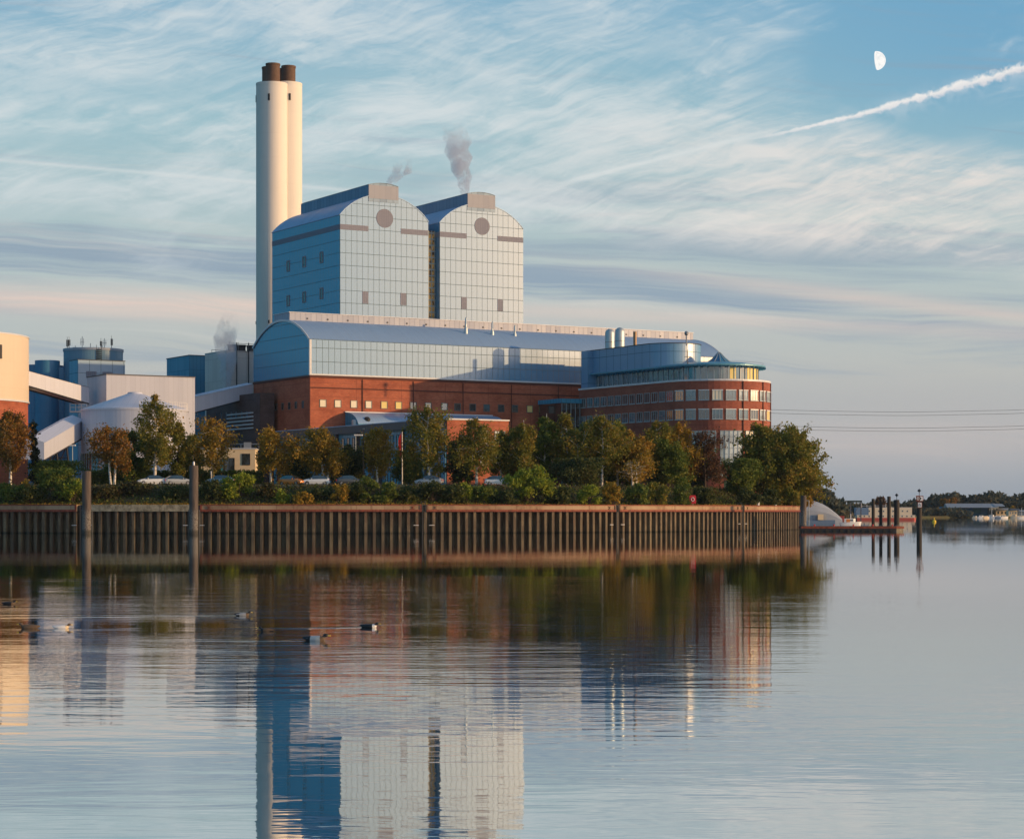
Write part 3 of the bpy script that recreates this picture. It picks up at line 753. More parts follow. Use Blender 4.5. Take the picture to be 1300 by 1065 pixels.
# ------------------------------------------------------------ boiler houses
def boiler(px0, px1, tb, name, lab, py_e, py_e2, py_ap, box, boxy, back_px=None, depth=36, band=None, disc=None, panels=(), left_w=()):
    s0 = H.s_at(px0, tb); s1 = H.s_at(px1, tb); W = s1-s0
    zE = H.z(py_e, s0, tb)-PZ; rise = H.z(py_ap, (s0+s1)/2, tb)-PZ-zE
    ox, oy = H.w(s0, tb); S = Site(ox, oy)
    t = thing(name, lab, 'boiler house', (ox, oy, PZ), A)
    if back_px: depth = S.t_at(back_px, 0)
    ar = arc(W, rise, 24, zE); b = MB()
    for yy, fl in ((0, 0), (depth, 1)):
        pts = [(0, yy, 0), (W, yy, 0)]+[(x, yy, z) for x, z in reversed(ar)]; uvs = [(p[0], p[2]-zE) for p in pts]
        if fl: pts = pts[::-1]; uvs = uvs[::-1]
        b.poly(pts, uvs)
    b.poly([(0, depth, 0), (0, 0, 0), (0, 0, zE), (0, depth, zE)], [(0, -zE), (depth, -zE), (depth, 0), (0, 0)])
    b.poly([(W, 0, 0), (W, depth, 0), (W, depth, zE), (W, 0, zE)], [(0, -zE), (depth, -zE), (depth, 0), (0, 0)])
    b.build('cladding', 'cladding', t)
    rf = barrel(W, rise, zE, depth, .15, .08, along='y').build('roof', 'roof_metal', t, smooth=30)
    x0 = S.s_at(box[0], 0); x1 = S.s_at(box[1], 0); zt = S.z(boxy, x0, 0)-PZ; zl = zE+rise
    # ventilator box along the ridge: slightly bowed top
    cx = (x0+x1)/2; rb = .5
    yb = S.t_at(box[2], x0) if box[2] else depth-2
    pr = [(x0, zl-1.6)]+[(x0+(x1-x0)*k/8, zt+rb*(1-((k-4)/4)**2)) for k in range(9)]+[(x1, zl-1.6)]
    b = MB().sweep([(x, z) for x, z in pr][::-1], -.06, yb); vb = b.build('ridge_ventilator', 'vent_metal', t)
    MB().prism([(x0+.03, -.10), (x1-.03, -.10), (x1-.03, -.065), (x0+.03, -.065)], zl-.9, zt-.03).build('louvre_front', 'grey_louvre', vb)
    b = MB()
    for k in range(8):
        a, c = pr[1+k], pr[2+k]; b.poly([(a[0], -.2, a[1]+.08), (c[0], -.2, c[1]+.08), (c[0], yb+.1, c[1]+.08), (a[0], yb+.1, a[1]+.08)])
        b.poly([(a[0], -.2, a[1]+.01), (c[0], -.2, c[1]+.01), (c[0], -.2, c[1]+.08), (a[0], -.2, a[1]+.08)])
    b.build('ventilator_cap', 'vent_metal', vb)
    if band:
        z1 = zE-H.z(0, 0, 0)*0 - band[2]; 
        for a, c in band[:2]:
            xa = 0 if a is None else S.s_at(a, 0); xc = W if c is None else S.s_at(c, 0)
            MB().box(xa, xc, -.05, -.01, z1-1.15, z1).build('louvre_band', 'louvre_panel', t)
        MB().box(-.05, -.01, 0, depth, z1-1.15, z1).build('louvre_band', 'louvre_panel', t)
    px, py, rr = disc; xs = S.s_at(px, 0); zz = S.z(py, xs, 0)-PZ
    n = 40; b = MB()
    fr = [(xs+rr*math.cos(2*PI*k/n), zz+rr*math.sin(2*PI*k/n)) for k in range(n)]
    b.poly([(x, -.06, z) for x, z in fr])
    for k in range(n):
        p, q = fr[k], fr[(k+1) % n]; b.poly([(p[0], -.01, p[1]), (q[0], -.01, q[1]), (q[0], -.06, q[1]), (p[0], -.06, p[1])])
    b.build('round_louvre', 'louvre_panel', t)
    for xa, xb_, ya, yb_ in panels:
        sa, sb = S.s_at(xa, 0), S.s_at(xb_, 0); MB().box(sa, sb, -.05, -.01, S.z(yb_, sa, 0)-PZ, S.z(ya, sa, 0)-PZ).build('louvre_window', 'louvre_panel', t)
    for xw, yw in left_w:
        tw = S.t_at(xw, 0); window(t, 0, tw, S.z(yw, 0, tw)-PZ, 1.7, 2.5, -PI/2, 'brown_panel', 'glass_dark', fr=.3)
    return t, S, W, depth, zE, rise
B1 = boiler(431.6, 543.7, 30.5, 'boiler_house', 'left boiler house, showing its blue side wall and six small windows beside the chimney', 273.3, 286.5, 248, (467.7, 505.8, 382), 234.5,
    345.5, 36, [(None, 467.7), (508.9, None), 1.9], (488.4, 277.5, 2.05), [(460, 467.6, 370, 385.3), (508.3, 515.8, 372, 387.4)],
    [(366, 338), (386.4, 332.5), (408.2, 327), (366, 382), (386.4, 377.3), (408.2, 372.5)])
B2 = boiler(558.2, 664.2, 30.5, 'boiler_house', 'right boiler house, only its pale arched front showing, next to the stair shaft with a painted amber glow', 283.2, 291, 259.5, (593.3, 628.6, None), 246,
    None, B1[3], [(None, 592.5), (631.5, None), 1.9], (612, 287.5, 1.95), [(585.6, 592.6, 377, 392.3), (631.6, 638.2, 380, 395)])
# stair shaft between the boiler houses
sa = B1[1]; x0 = B1[2]; x1 = B2[1].x; 
g0 = H.s_at(543.7, 30.5); g1 = H.s_at(558.2, 30.5)
ss_ = thing('stair_shaft', 'narrow glazed stair shaft painted with an amber glow between the two boiler houses', 'stair shaft', (*H.w(g0+.05, 30.5), PZ), A)
gw = g1-g0-.1; zt = B2[4]-1.6
MB().box(0, gw, 2.2, 12, 0, zt).build('core', 'fascia', ss_)
def amber(t, o):  # uneven amber light painted into the base colour of the glazing
    uv = tc(t, 'UV'); a, z, _ = sep(t, uv); n = noise(t, comb(t, a*1.1, z*.8, 1.0), 1, 3, .7)
    c = mixc(t, n.ss(.38, .58), (.10, .045, .015), (.85, .46, .12)); prin(t, o, c, .35)
mat('amber_glow_paint', amber)
MB().box(.1, gw-.1, 2.0, 2.19, 0, zt-.2).build('glazing', 'amber_glow_paint', ss_)
b = MB(); z = 1.0
while z < zt: b.box(0, gw, 1.86, 1.98, z, z+.22); z += 2.7/2
b.build('landing', 'frame_pale', ss_)
b = MB()
for k in range(4): xx = .1+(gw-.36)*k/3; b.box(xx, xx+.12, 1.76, 1.855, 0, zt)
b.build('mullion', 'frame_pale', ss_)

# ------------------------------------------------------------ chimney: four tubes
YC = 545; ch = thing('chimney', 'tall pale chimney of four joined round tubes with rusty brown flue tips', 'chimney', (X(354, YC), YC, PZ), 0)
rt = 3.55; cen = []
for k, (px, yy, top) in enumerate(((346.5, 541, 106), (364.8, 545.5, 107), (343, 549, 109), (361.5, 552, 111))):
    x, y = X(px, yy)-X(354, YC), yy-YC; zt = Z(107, yy)-PZ
    r_ = rt if k != 1 else 3.7
    b = MB().cyl(x, y, r_, 0, zt, 56); tb_ = b.build('tube', 'chimney_concrete', ch, smooth=40)
    MB().lathe(x, y, [(r_+.05, zt-.5), (r_+.05, zt+.05), (r_-.3, zt+.12), (0, zt+.12)], 48).build('tube_rim', 'chimney_concrete', tb_)
    ft = Z({0: 81.5, 1: 84.5, 2: 86, 3: 88}[k], yy)-PZ
    MB().lathe(x+(.0, .3, -.3, .3)[k], y, [(1.75, zt), (1.75, ft-.5), (1.85, ft-.45), (1.85, ft), (1.5, ft), (1.5, ft-.6), (0, ft-.6)], 32).build('flue_tip', 'flue_rust' if 'flue_rust' in MATS else 'steel_cap', tb_)
    if k in (0, 1, 2):
        an = {0: R(-100), 1: R(-75), 2: R(-170)}[k]
        MB().cbox((x+(r_+.03)*math.cos(an), y+(r_+.03)*math.sin(an), zt-3.9), .5, .2, 1.7, an+PI/2).build('inspection_slot', 'black_paint', tb_)
        MB().cbox((x+(r_+.03)*math.cos(an), y+(r_+.03)*math.sin(an), zt*.42), .35, .2, .8, an+PI/2).build('inspection_slot', 'black_paint', tb_)

# ------------------------------------------------------------ office building with round nose
m_ = (978-HX)/F; fx, fy = X(735, 450), 450; RB = 11.0
u_ = (-1.0071*RB+.8*0 - (fx+CA*RB) + m_*(fy+SA*RB))/(SA+m_*CA)
Cx, Cy = fx+SA*u_+CA*RB, fy-CA*u_+SA*RB; LB = u_+0.0
G0 = 3.5
of = thing('office_building', 'round-nosed brick office block with ribbon windows, a glazed top floor and blue metal penthouse', 'office building', (Cx, Cy, G0), A)
OS = Site(Cx, Cy)
def outline(r, x_in, L, n=30, y0=0, xc=0):
    """U-shaped footprint: straight flanks to y=L and a half-round nose at y<0, counter-clockwise"""
    pts = [(xc-r, L)]+[(xc-r, L*(1-k/8)+y0*k/8) for k in range(1, 8)]
    pts += [(xc-r*math.cos(PI*k/n), y0-r*math.sin(PI*k/n)) for k in range(n+1)]
    pts += [(xc+r, L)]
    return pts
ztb = OS.z(481.5, 0, -RB)-G0
MB().prism(outline(RB, 0, LB), 0, ztb-.35).build('brick_wall', 'brick_office', of)
MB().prism(outline(RB+.12, 0, LB+.1), ztb-.35, ztb).build('parapet_trim', 'trim_white', of)
MB().prism(outline(RB-2.4, 0, LB-.2), ztb, ztb+2.5).build('glass_band', 'glass_teal', of)
def edge_pos(r, s):                               # distance along the outline from the far flank end
    if s < LB: return (-r, LB-s), -PI/2
    a = (s-LB)/RB; return (-r*math.cos(a), -r*math.sin(a)), -PI/2+a
k = 0; s = 2.0
while s < LB+RB*PI:
    (x, y), yaw = edge_pos(RB-2.37, s)
    MB().box(-.07, .07, -.12, .02, ztb+.02, ztb+2.48).build('mullion', 'frame_pale', of, (x, y, 0), (0, 0, yaw)); s += 1.34*RB/(RB-2.37) if s > LB else 1.8
b = MB(); rr_ = RB-2.3
# warm sun reflection painted over some panes of the glazed floor
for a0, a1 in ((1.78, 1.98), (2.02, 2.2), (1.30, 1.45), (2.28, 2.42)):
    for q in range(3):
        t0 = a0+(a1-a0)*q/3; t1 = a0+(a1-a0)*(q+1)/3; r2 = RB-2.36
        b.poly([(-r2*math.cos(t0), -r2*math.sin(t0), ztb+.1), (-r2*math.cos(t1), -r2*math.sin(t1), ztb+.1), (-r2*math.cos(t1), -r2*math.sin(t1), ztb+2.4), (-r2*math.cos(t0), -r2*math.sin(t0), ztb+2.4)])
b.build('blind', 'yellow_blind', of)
def slab(r_out, r_in, z0, z1, L):
    return MB().prism(outline(r_out, 0, L), z0, z1)
# canopy roof over the glazed floor: thin edge, tapered soffit
zc = ztb+2.5; b = MB(); o1 = outline(RB-.9, 0, LB-1.6); o2 = outline(RB-2.5, 0, LB-1.4); o3 = outline(RB-4.4, 0, LB-1.6)
n = len(o1)
for i in range(n-1):
    b.poly([(*o2[i], zc), (*o2[i+1], zc), (*o1[i+1], zc+.25), (*o1[i], zc+.25)]); b.poly([(*o1[i], zc+.25), (*o1[i+1], zc+.25), (*o1[i+1], zc+.52), (*o1[i], zc+.52)])
    b.poly([(*o1[i], zc+.52), (*o1[i+1], zc+.52), (*o3[i+1], zc+1.1), (*o3[i], zc+1.1)])
b.poly([(*p, zc+1.1) for p in o3]); b.build('canopy', 'bright_canopy' if 'bright_canopy' in MATS else 'silo_blue', of)
b = MB(); s = 1.2
while s < LB+RB*PI:
    (x, y), yaw = edge_pos(RB-1.6, s); MB().cbox((0, 0, 0), .10, 1.5, .22).build('canopy_bracket', 'blue_panel', of, (x, y, zc+.04), (0, 0, yaw)); s += 1.6
b = MB(); o1 = outline(RB-1.3, 0, LB-2)
for i in range(8, n-1): b.tube([(*o1[i], zc+1.0), (*o1[i+1], zc+1.0)], .03, 5)
b.build('roof_rail', 'grey_metal', of)
# penthouse
zp = OS.z(446.5, -RB+1.5, LB)-G0
ph = MB().prism(outline(6.0, 0, LB-.3, y0=9.96, xc=-RB+7.5), zc+.3, zp).build('penthouse', 'cladding_fine', of)
MB().prism(outline(6.12, 0, LB-.2, y0=9.96, xc=-RB+7.5), zp, zp+.14).build('penthouse_coping', 'dark_metal', ph)
MB().prism([(-RB+.35, LB-.3), (-RB+.35, LB-3.0), (RB-4, LB-3.0), (RB-4, LB-.3)], ztb+.02, zp-.05).build('end_block', 'cladding_fine', of)
# skylight cone
xs, ys = -1.0, 2.0
q = OS.s_at(913, 0); b = MB(); b.lathe(q, 0, [(2.6, zc+.9), (2.5, zc+1.2), (1.3, zc+2.2), (.2, zc+3.4), (0, zc+3.5)], 12)
sk = b.build('skylight', 'silo_blue', of)
b = MB()
for k in range(12): a = 2*PI*k/12; b.tube([(q+2.55*math.cos(a), 2.55*math.sin(a), zc+1.25), (q+1.33*math.cos(a), 1.33*math.sin(a), zc+2.25), (q+.2*math.cos(a), .2*math.sin(a), zc+3.45)], .06, 5)
b.build('glazing_bar', 'frame_pale', sk)
# windows of the two brick storeys
zr = [OS.z(501.8, 0, -RB)-G0, OS.z(526, 0, -RB)-G0]
for row, zz in enumerate(zr):
    s = 1.6; k = 0
    while s < LB+RB*PI-1:
        (x, y), yaw = edge_pos(RB, s)
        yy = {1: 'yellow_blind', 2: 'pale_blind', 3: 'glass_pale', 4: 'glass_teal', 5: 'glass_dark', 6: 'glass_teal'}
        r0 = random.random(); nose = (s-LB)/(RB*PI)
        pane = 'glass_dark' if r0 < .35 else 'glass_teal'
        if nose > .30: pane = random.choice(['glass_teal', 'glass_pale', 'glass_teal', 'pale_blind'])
        if nose > .52: pane = random.choice(['yellow_blind', 'glass_pale', 'pale_blind', 'glass_dark'])  # panes towards the sun get its reflection painted in
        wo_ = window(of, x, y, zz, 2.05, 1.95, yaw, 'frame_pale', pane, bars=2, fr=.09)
        if nose > .02: MB().box(-1.06, 1.06, -.16, -.11, .86, 1.04).build('shutter_box', 'white_paint', wo_)
        MB().box(-1.1, 1.1, -.18, -.11, -1.08, -.98).build('sill', 'frame_pale', wo_)
        s += 2.62; k += 1
# big glazed bays below, between brick piers
zg1 = OS.z(547, 0, -RB)-G0; zg0 = zg1-9.0
for a0, a1 in ((1.52, 1.93), (2.0, 2.36), (1.05, 1.45), (.55, .98)):
    b = MB(); fr = MB(); nn = 5
    for q in range(nn):
        t0 = a0+(a1-a0)*q/nn; t1 = a0+(a1-a0)*(q+1)/nn; r2 = RB+.04
        P = lambda t, r=r2: (-r*math.cos(t), -r*math.sin(t))
        b.poly([(*P(t0), zg0), (*P(t1), zg0), (*P(t1), zg1), (*P(t0), zg1)])
        for zz in np.linspace(zg0, zg1, 9): fr.tube([(*P(t0, RB+.1), zz), (*P(t1, RB+.1), zz)], .05, 4)
        fr.tube([(*P(t0, RB+.1), zg0), (*P(t0, RB+.1), zg1)], .06, 4)
    bay = b.build('glazed_bay', 'glass_pale', of); fr.build('glazing_bar', 'frame_pale', bay)
b = MB()
for a in (1.47, 1.965, 2.4): b.tube([(-(RB+.12)*math.cos(a), -(RB+.12)*math.sin(a), 0), (-(RB+.12)*math.cos(a), -(RB+.12)*math.sin(a), ztb-.4)], .10, 6)
b.build('downpipe', 'brick_trim', of)
# rooftop plant
zr_ = zp+.14
for px in (774.2, 786.9):
    xl = -RB+5; sx = OS.t_at(px, xl)
    b = MB().lathe(xl, sx, [(1.0, zr_-3), (1.0, zr_+3.5), (.9, zr_+4.0), (.5, zr_+4.35), (0, zr_+4.5)], 24); o = b.build('exhaust_stack', 'bright_metal', of, smooth=50)
    MB().lathe(xl, sx, [(1.04, zr_+1.6), (1.04, zr_+1.75)], 24).build('stack_band', 'grey_metal', o)
xl = -RB+5; sx = OS.t_at(806.2, xl); MB().cyl(xl, sx, .36, zr_-1, zr_+3.2, 14).build('flue', 'copper_pipe', of)
xl = -RB+4; sx = OS.t_at(871.5, xl); b = MB(); b.tube([(xl, sx, zr_-1), (xl, sx, zr_+1.1)], .14, 8); b.lathe(xl, sx, [(0, zr_+.9), (.34, zr_+1.15), (.42, zr_+1.45), (.3, zr_+1.8), (0, zr_+1.9)], 14); b.build('roof_lamp', 'grey_metal', of)
xl = -RB+2.2; sx = OS.t_at(873, xl); b = MB(); b.tube([(xl, sx, zc+.3), (xl, sx, zc+3.1)], .09, 6); b.tube([(xl-.5, sx+.4, zc+2.0), (xl+.5, sx-.4, zc+2.0)], .05, 5); b.tube([(xl, sx, zc+3.1), (xl, sx, zc+3.4)], .05, 5)
b.build('weather_mast', 'dark_metal', of)
# link building between office and hall
lk = thing('link_bridge', 'small glazed link building with a flat blue roof, left of the round-nosed office', 'link building', (*OS.w(-RB-4.9, LB-1), PZ), A)
z1 = OS.z(507, -RB, LB)-PZ
MB().box(0, 4.7, 0, 9, 0, z1-.9).build('glass_wall', 'glass_dark', lk); MB().box(-.2, 4.75, -.3, 9, z1-.9, z1).build('roof', 'facade_blue', lk)
b = MB()
for k in range(5): b.box(.02+k*1.1, .12+k*1.1, -.08, -.01, 0, z1-.9)
b.build('mullion', 'frame_pale', lk)

# ------------------------------------------------------------ low blue-fronted building with a dark fascia
K = Site(X(565, 370), 370); fb = thing('workshop_building', 'low building with blue side, dark fascia and brick front end, half hidden by birches', 'workshop', (K.x, K.y, PZ), A)
zf = K.z(531, 0, 0)-PZ; VL = K.t_at(348, 0); WK = K.s_at(645, 0)
MB().prism([(0, 0), (WK, 0), (WK, 64), (0, 64)], 0, zf-1.5).build('side_wall', 'facade_blue', fb)
MB().box(0, 5.2, 64.02, VL, 0, zf-1.5).build('side_wall', 'facade_blue', fb)
MB().box(.3, WK+.05, -.15, -.01, 0, zf-.25).build('brick_front', 'brick', fb)
MB().box(.3, WK+.1, -.4, .2, zf-.24, zf).build('roof_trim', 'trim_white', fb)
MB().prism([(-.7, .3), (WK-.2, .3), (WK-.2, 63.5), (5.4, 63.6), (5.4, VL+.3), (-.7, VL+.3)], zf-1.5, zf-.15).build('fascia', 'fascia', fb)
MB().box(-.8, -.5, .3, VL+.3, zf-.15, zf).build('roof_edge', 'roof_metal', fb)
y = 2.0
while y < VL-2:
    for zz in (zf-3.4, zf-7.0, zf-10.3):
        if zz > 1.2: window(fb, 0, y, zz, 1.1, 2.3, -PI/2, 'fascia', 'glass_dark')
    y += 2.2
y = 6
while y < VL: MB().box(-.55, -.05, 0, .5, 0, zf-1.5).build('pier', 'brick_dark', fb, (0, y, 0)); y += 8.8
for px, w_ in ((614, 1.5), (634, 2.1)): 
    for zz in (zf-3.2, zf-6.8): window(fb, K.s_at(px, 0), -.15, zz, w_, 2.4, 0, 'frame_pale', 'glass_pale', bars=1)

# roof vents on the lean-to
t = thing('roof_ventilator', 'stubby silver ventilator on the lean-to roof', 'ventilator', (*H.w(H.s_at(452, -4), -4), H.z(541, 12, -4)-.3), A)
MB().lathe(0, 0, [(.9, -1), (.9, 1.2), (.75, 1.5), (0, 1.6)], 20).build('drum', 'bright_metal', t)
MB().lathe(0, 0, [(.97, .2), (.97, .35), (.9, .36)], 20).build('rim', 'grey_metal', t)
t = thing('roof_cowl', 'dark round cowl on a pale duct above the fascia', 'roof cowl', (*H.w(H.s_at(466, -5), -5), H.z(541, 15, -5)-.6), A)
MB().lathe(0, 0, [(.5, -.8), (.45, .9), (.28, 1.2)], 14).build('duct', 'white_paint', t)
MB().lathe(0, 0, [(.25, 1.1), (.62, 1.5), (.68, 1.9), (.4, 2.3), (0, 2.4)], 16).build('cowl', 'black_paint', t)

# ------------------------------------------------------------ left part of the works
def tank(name, lab, cat, px_edge, side, Y, rad, parts, grp=None):
    pass
# big round store at the left edge, cream over brick
Yt = 412; rt_ = 18.0; m_ = (36-HX)/F; cx_ = m_*Yt-rt_*1.027
tk = thing('storage_tank', 'big round cream tank on a brick drum at the left edge', 'tank', (cx_, Yt, PZ))
zm = Z(509.5, Yt)-PZ; ztk = Z(428.5, Yt)-PZ
MB().cyl(0, 0, rt_, -.5, zm-.2, 96).build('brick_drum', 'brick', tk, smooth=30)
MB().cyl(0, 0, rt_+.15, zm-.2, ztk, 96).build('steel_shell', 'tank_cream', tk, smooth=30)
MB().lathe(0, 0, [(rt_+.3, zm-.3), (rt_+.3, zm), (rt_+.15, zm+.05)], 96).build('ring', 'trim_white', tk)
MB().lathe(0, 0, [(rt_+.25, ztk), (rt_+.25, ztk+.25), (rt_-.2, ztk+.25)], 96).build('rim', 'trim_white', tk)
MB().lathe(0, 0, [(rt_-5.0, ztk+.1), (rt_-5.0, ztk+.5), (4, ztk+3.4), (0, ztk+3.6)], 64).build('roof_cone', 'fascia', tk)
an = R(-32); MB().cbox((rt_*math.cos(an)*1.01, rt_*math.sin(an)*1.01, ztk-3.4), .5, .5, 2.6, an).build('vent_slot', 'dark_metal', tk)
# blue silo block with aerials
SY = 480; sb = thing('silo_tower', 'blue silo block of round towers with a glazed lift tower and phone masts on top', 'silo', (X(110, SY), SY, PZ), 0)
sx = lambda px, Y=SY: X(px, Y)-X(110, SY)
zt = Z(443, 480)-PZ; MB().cyl(sx(113), 5, 6.55, 0, zt, 64).build('main_silo', 'silo_blue_mix' if 'silo_blue_mix' in MATS else 'silo_blue', sb, smooth=30)
MB().lathe(sx(113), 5, [(6.7, zt-.3), (6.7, zt+.25), (6.4, zt+.25), (0, zt+.1)], 64).build('silo_rim', 'silo_grey', sb)
zt2 = Z(458.5, 484)-PZ; MB().cyl(sx(56.5), 3, 2.75, 0, zt2, 40).build('small_silo', 'silo_blue', sb, smooth=30)
MB().cyl(sx(44), 8, 5.0, 0, zt2-.8, 40).build('small_silo', 'silo_blue', sb, smooth=30)
MB().cyl(sx(72), 6, 3.6, 0, zt2-1.5, 40).build('small_silo', 'silo_blue', sb, smooth=30)
MB().box(sx(40), sx(100), 4, 12, 0, zt2-8).build('lower_block', 'silo_blue', sb)
# lift tower (box aligned with the site)
c0 = Site(X(98.7, 468), 468); tw_w = c0.s_at(158.7, 0); tw_d = c0.t_at(88, 0)
zt3 = Z(456.8, 468)-PZ
lt_ = MB().prism([(0, 0), (tw_w, 0), (tw_w, tw_d), (0, tw_d)], 0, zt3).build('lift_tower', 'cladding_fine', sb, (c0.x-X(110, SY), c0.y-SY, 0), (0, 0, A))
for k, (a, c) in enumerate(((1.9, 4.2), (5.6, 7.9))):
    if c < tw_w: MB().box(a, c, -.06, -.01, zt3-3.8, zt3-2.4).build('louvre', 'louvre_panel', lt_)
MB().box(-.08, tw_w+.08, -.08, tw_d, zt3, zt3+.15).build('coping', 'dark_metal', lt_)
MB().box(-.06, -.01, tw_d*.4, tw_d*.4+.5, zt3-6, zt3-4.4).build('slit_window', 'glass_dark', lt_)
for px, h_, kind in ((80.5, 2.3, 1), (87.5, 2.0, 1), (92, .9, 2), (103, 2.8, 0), (112.5, 1.4, 3), (125.5, 1.0, 2), (129, 1.6, 1), (132.5, 2.3, 0), (141.5, 2.2, 1)):
    b = MB(); x0 = 0; b.tube([(0, 0, -.2), (0, 0, h_)], .07, 6)
    if kind == 1:
        for a in range(3): q = a*2.1; b.box(.2*math.cos(q)-.08, .2*math.cos(q)+.08, .2*math.sin(q)-.06, .2*math.sin(q)+.06, h_*.35, h_)
        b.tube([(0, 0, h_), (0, 0, h_+.7)], .04, 4)
    if kind == 0: b.tube([(-.45, 0, h_*.55), (.45, 0, h_*.55)], .05, 5); b.tube([(-.3, 0, h_*.3), (-.3, 0, h_*.85)], .06, 5); b.tube([(.3, 0, h_*.3), (.3, 0, h_*.85)], .06, 5)
    if kind == 2: b.box(-.5, .5, -.3, .3, 0, h_*.6)
    b.build('antenna', 'grey_metal' if kind != 1 else 'dark_metal', sb, (sx(px, 482), 1.2+2*(px % 3), zt+.2))
b = MB(); xl = sx(125, 478)
for k in range(9): b.box(xl-.55, xl+.55, -1.45, -1.2, zt-4.2+k*.48, zt-4.2+k*.48+.2)
b.tube([(xl-.55, -1.4, zt-4.4), (xl-.55, -1.4, zt+.8)], .05, 5); b.tube([(xl+.55, -1.4, zt-4.4), (xl+.55, -1.4, zt+.8)], .05, 5); b.build('cage_ladder', 'dark_metal', sb)

# rectangular transfer building
T0 = Site(X(135, 425), 425); tb = thing('transfer_building', 'plain pale windowless block behind the round bunker, where the conveyor galleries meet', 'plant building', (T0.x, T0.y, PZ), A)
tw = T0.s_at(247.5, 0); td = T0.t_at(110.5, 0); zt = T0.z(475.8, 0, 0)-PZ
MB().box(0, tw, 0, td, 0, zt).build('wall', 'white_panel', tb)
MB().box(-.1, tw+.1, -.1, td+.1, zt, zt+.22).build('coping', 'fascia', tb)
# round bunker with a conical roof
YB = 400; rB = 9.75; bk = thing('round_bunker', 'round white bunker with a low conical roof, its foot open behind a glazed strip', 'bunker', (X(171.3, YB), YB, PZ))
zt = Z(521.5, YB)-PZ
MB().cyl(0, 0, rB, 0, zt, 80).build('shell', 'white_panel', bk, smooth=30)
MB().lathe(0, 0, [(rB+.12, zt-.2), (rB+.12, zt+.12), (rB-.5, zt+.35), (1.4, zt+3.1), (1.3, zt+3.4), (0, zt+3.5)], 80).build('cone_roof', 'gallery_white', bk, smooth=25)
b = MB()
for k in range(30):
    a = R(-75+k*4); b.tube([((rB-.2)*math.cos(a), (rB-.2)*math.sin(a), zt+.2), ((rB-.2)*math.cos(a), (rB-.2)*math.sin(a), zt+1.4)], .035, 4)
for zz in (.8, 1.4):
    b.tube([((rB-.2)*math.cos(R(-75+k*4)), (rB-.2)*math.sin(R(-75+k*4)), zt+zz) for k in range(30)], .035, 4)
b.build('railing', 'trim_white', bk)
b = MB(); fr = MB()
for k in range(10):
    a0, a1 = R(-172+k*5), R(-172+(k+1)*5); r2 = rB+.05; z0_, z1_ = Z(597, 392)-PZ, Z(575, 392)-PZ
    b.poly([(r2*math.cos(a0), r2*math.sin(a0), z0_), (r2*math.cos(a1), r2*math.sin(a1), z0_), (r2*math.cos(a1), r2*math.sin(a1), z1_), (r2*math.cos(a0), r2*math.sin(a0), z1_)])
    fr.tube([((rB+.1)*math.cos(a0), (rB+.1)*math.sin(a0), z0_), ((rB+.1)*math.cos(a0), (rB+.1)*math.sin(a0), z1_)], .06, 4)
st_ = b.build('glazed_strip', 'glass_dark', bk); fr.build('glazing_bar', 'frame_pale', st_)

# conveyor galleries
def gallery(name, lab, A0, A1, w_, h0, h1, roofc='gallery_white', pitch=.3):
    """inclined box from A0 to A1 (world points of the near top edge), width away from the viewer"""
    a, c = Vector(A0), Vector(A1); d = (c-a); dh = Vector((d.x, d.y, 0)).normalized(); n = Vector((-dh.y, dh.x, 0))
    if n.y < 0: n = -n
    org = Vector((a.x, a.y, min(a.z, c.z)-3)); t = thing(name, lab, 'conveyor gallery', org)
    a -= org; c -= org; b = MB(); L = d.length
    P = [a, c, c+n*w_, a+n*w_]; B = [a-Vector((0, 0, h0)), c-Vector((0, 0, h1)), c+n*w_-Vector((0, 0, h1)), a+n*w_-Vector((0, 0, h0))]
    b.poly([B[0], B[1], P[1], P[0]], [(0, 0), (L, 0), (L, h1), (0, h0)]); b.poly([B[2], B[3], P[3], P[2]]); b.poly([B[1], B[2], P[2], P[1]]); b.poly([B[3], B[0], P[0], P[3]]); b.poly(B[::-1])
    b.build('gallery_wall', 'gallery_white', t)
    # pitched roof cap
    up = Vector((0, 0, pitch)); e = n*-.15; ridge0, ridge1 = a+n*w_/2+up, c+n*w_/2+up; b = MB(); lo = Vector((0, 0, .02))
    b.poly([a+e+lo, c+e+lo, ridge1, ridge0]); b.poly([ridge0, ridge1, c+n*w_-e+lo, a+n*w_-e+lo]); b.poly([a+e+lo, ridge0, a+n*w_-e+lo]); b.poly([c+e+lo, c+n*w_-e+lo, ridge1])
    b.build('roof', roofc, t)
    b = MB(); b.tube([B[0]-Vector((0, 0, .12)), B[1]-Vector((0, 0, .12))], .14, 6); b.tube([B[3]-Vector((0, 0, .12)), B[2]-Vector((0, 0, .12))], .14, 6)
    b.build('bottom_chord', 'dark_metal', t)
    return t, a, c, n
def W3(px, py, Y): return (X(px, Y), Y, Z(py, Y))
g1 = gallery('conveyor_gallery', 'pale conveyor gallery sloping down from the cream tank towards the transfer building', W3(34, 470.5, 415), W3(113, 492, 428), 3.2, 2.75, 3.1)
g2 = gallery('conveyor_gallery', 'pale conveyor gallery rising out of the bushes to the round bunker', W3(56, 562, 372), W3(106, 533, 399), 4.2, 2.9, 3.2, pitch=.9)
t = g2[0]
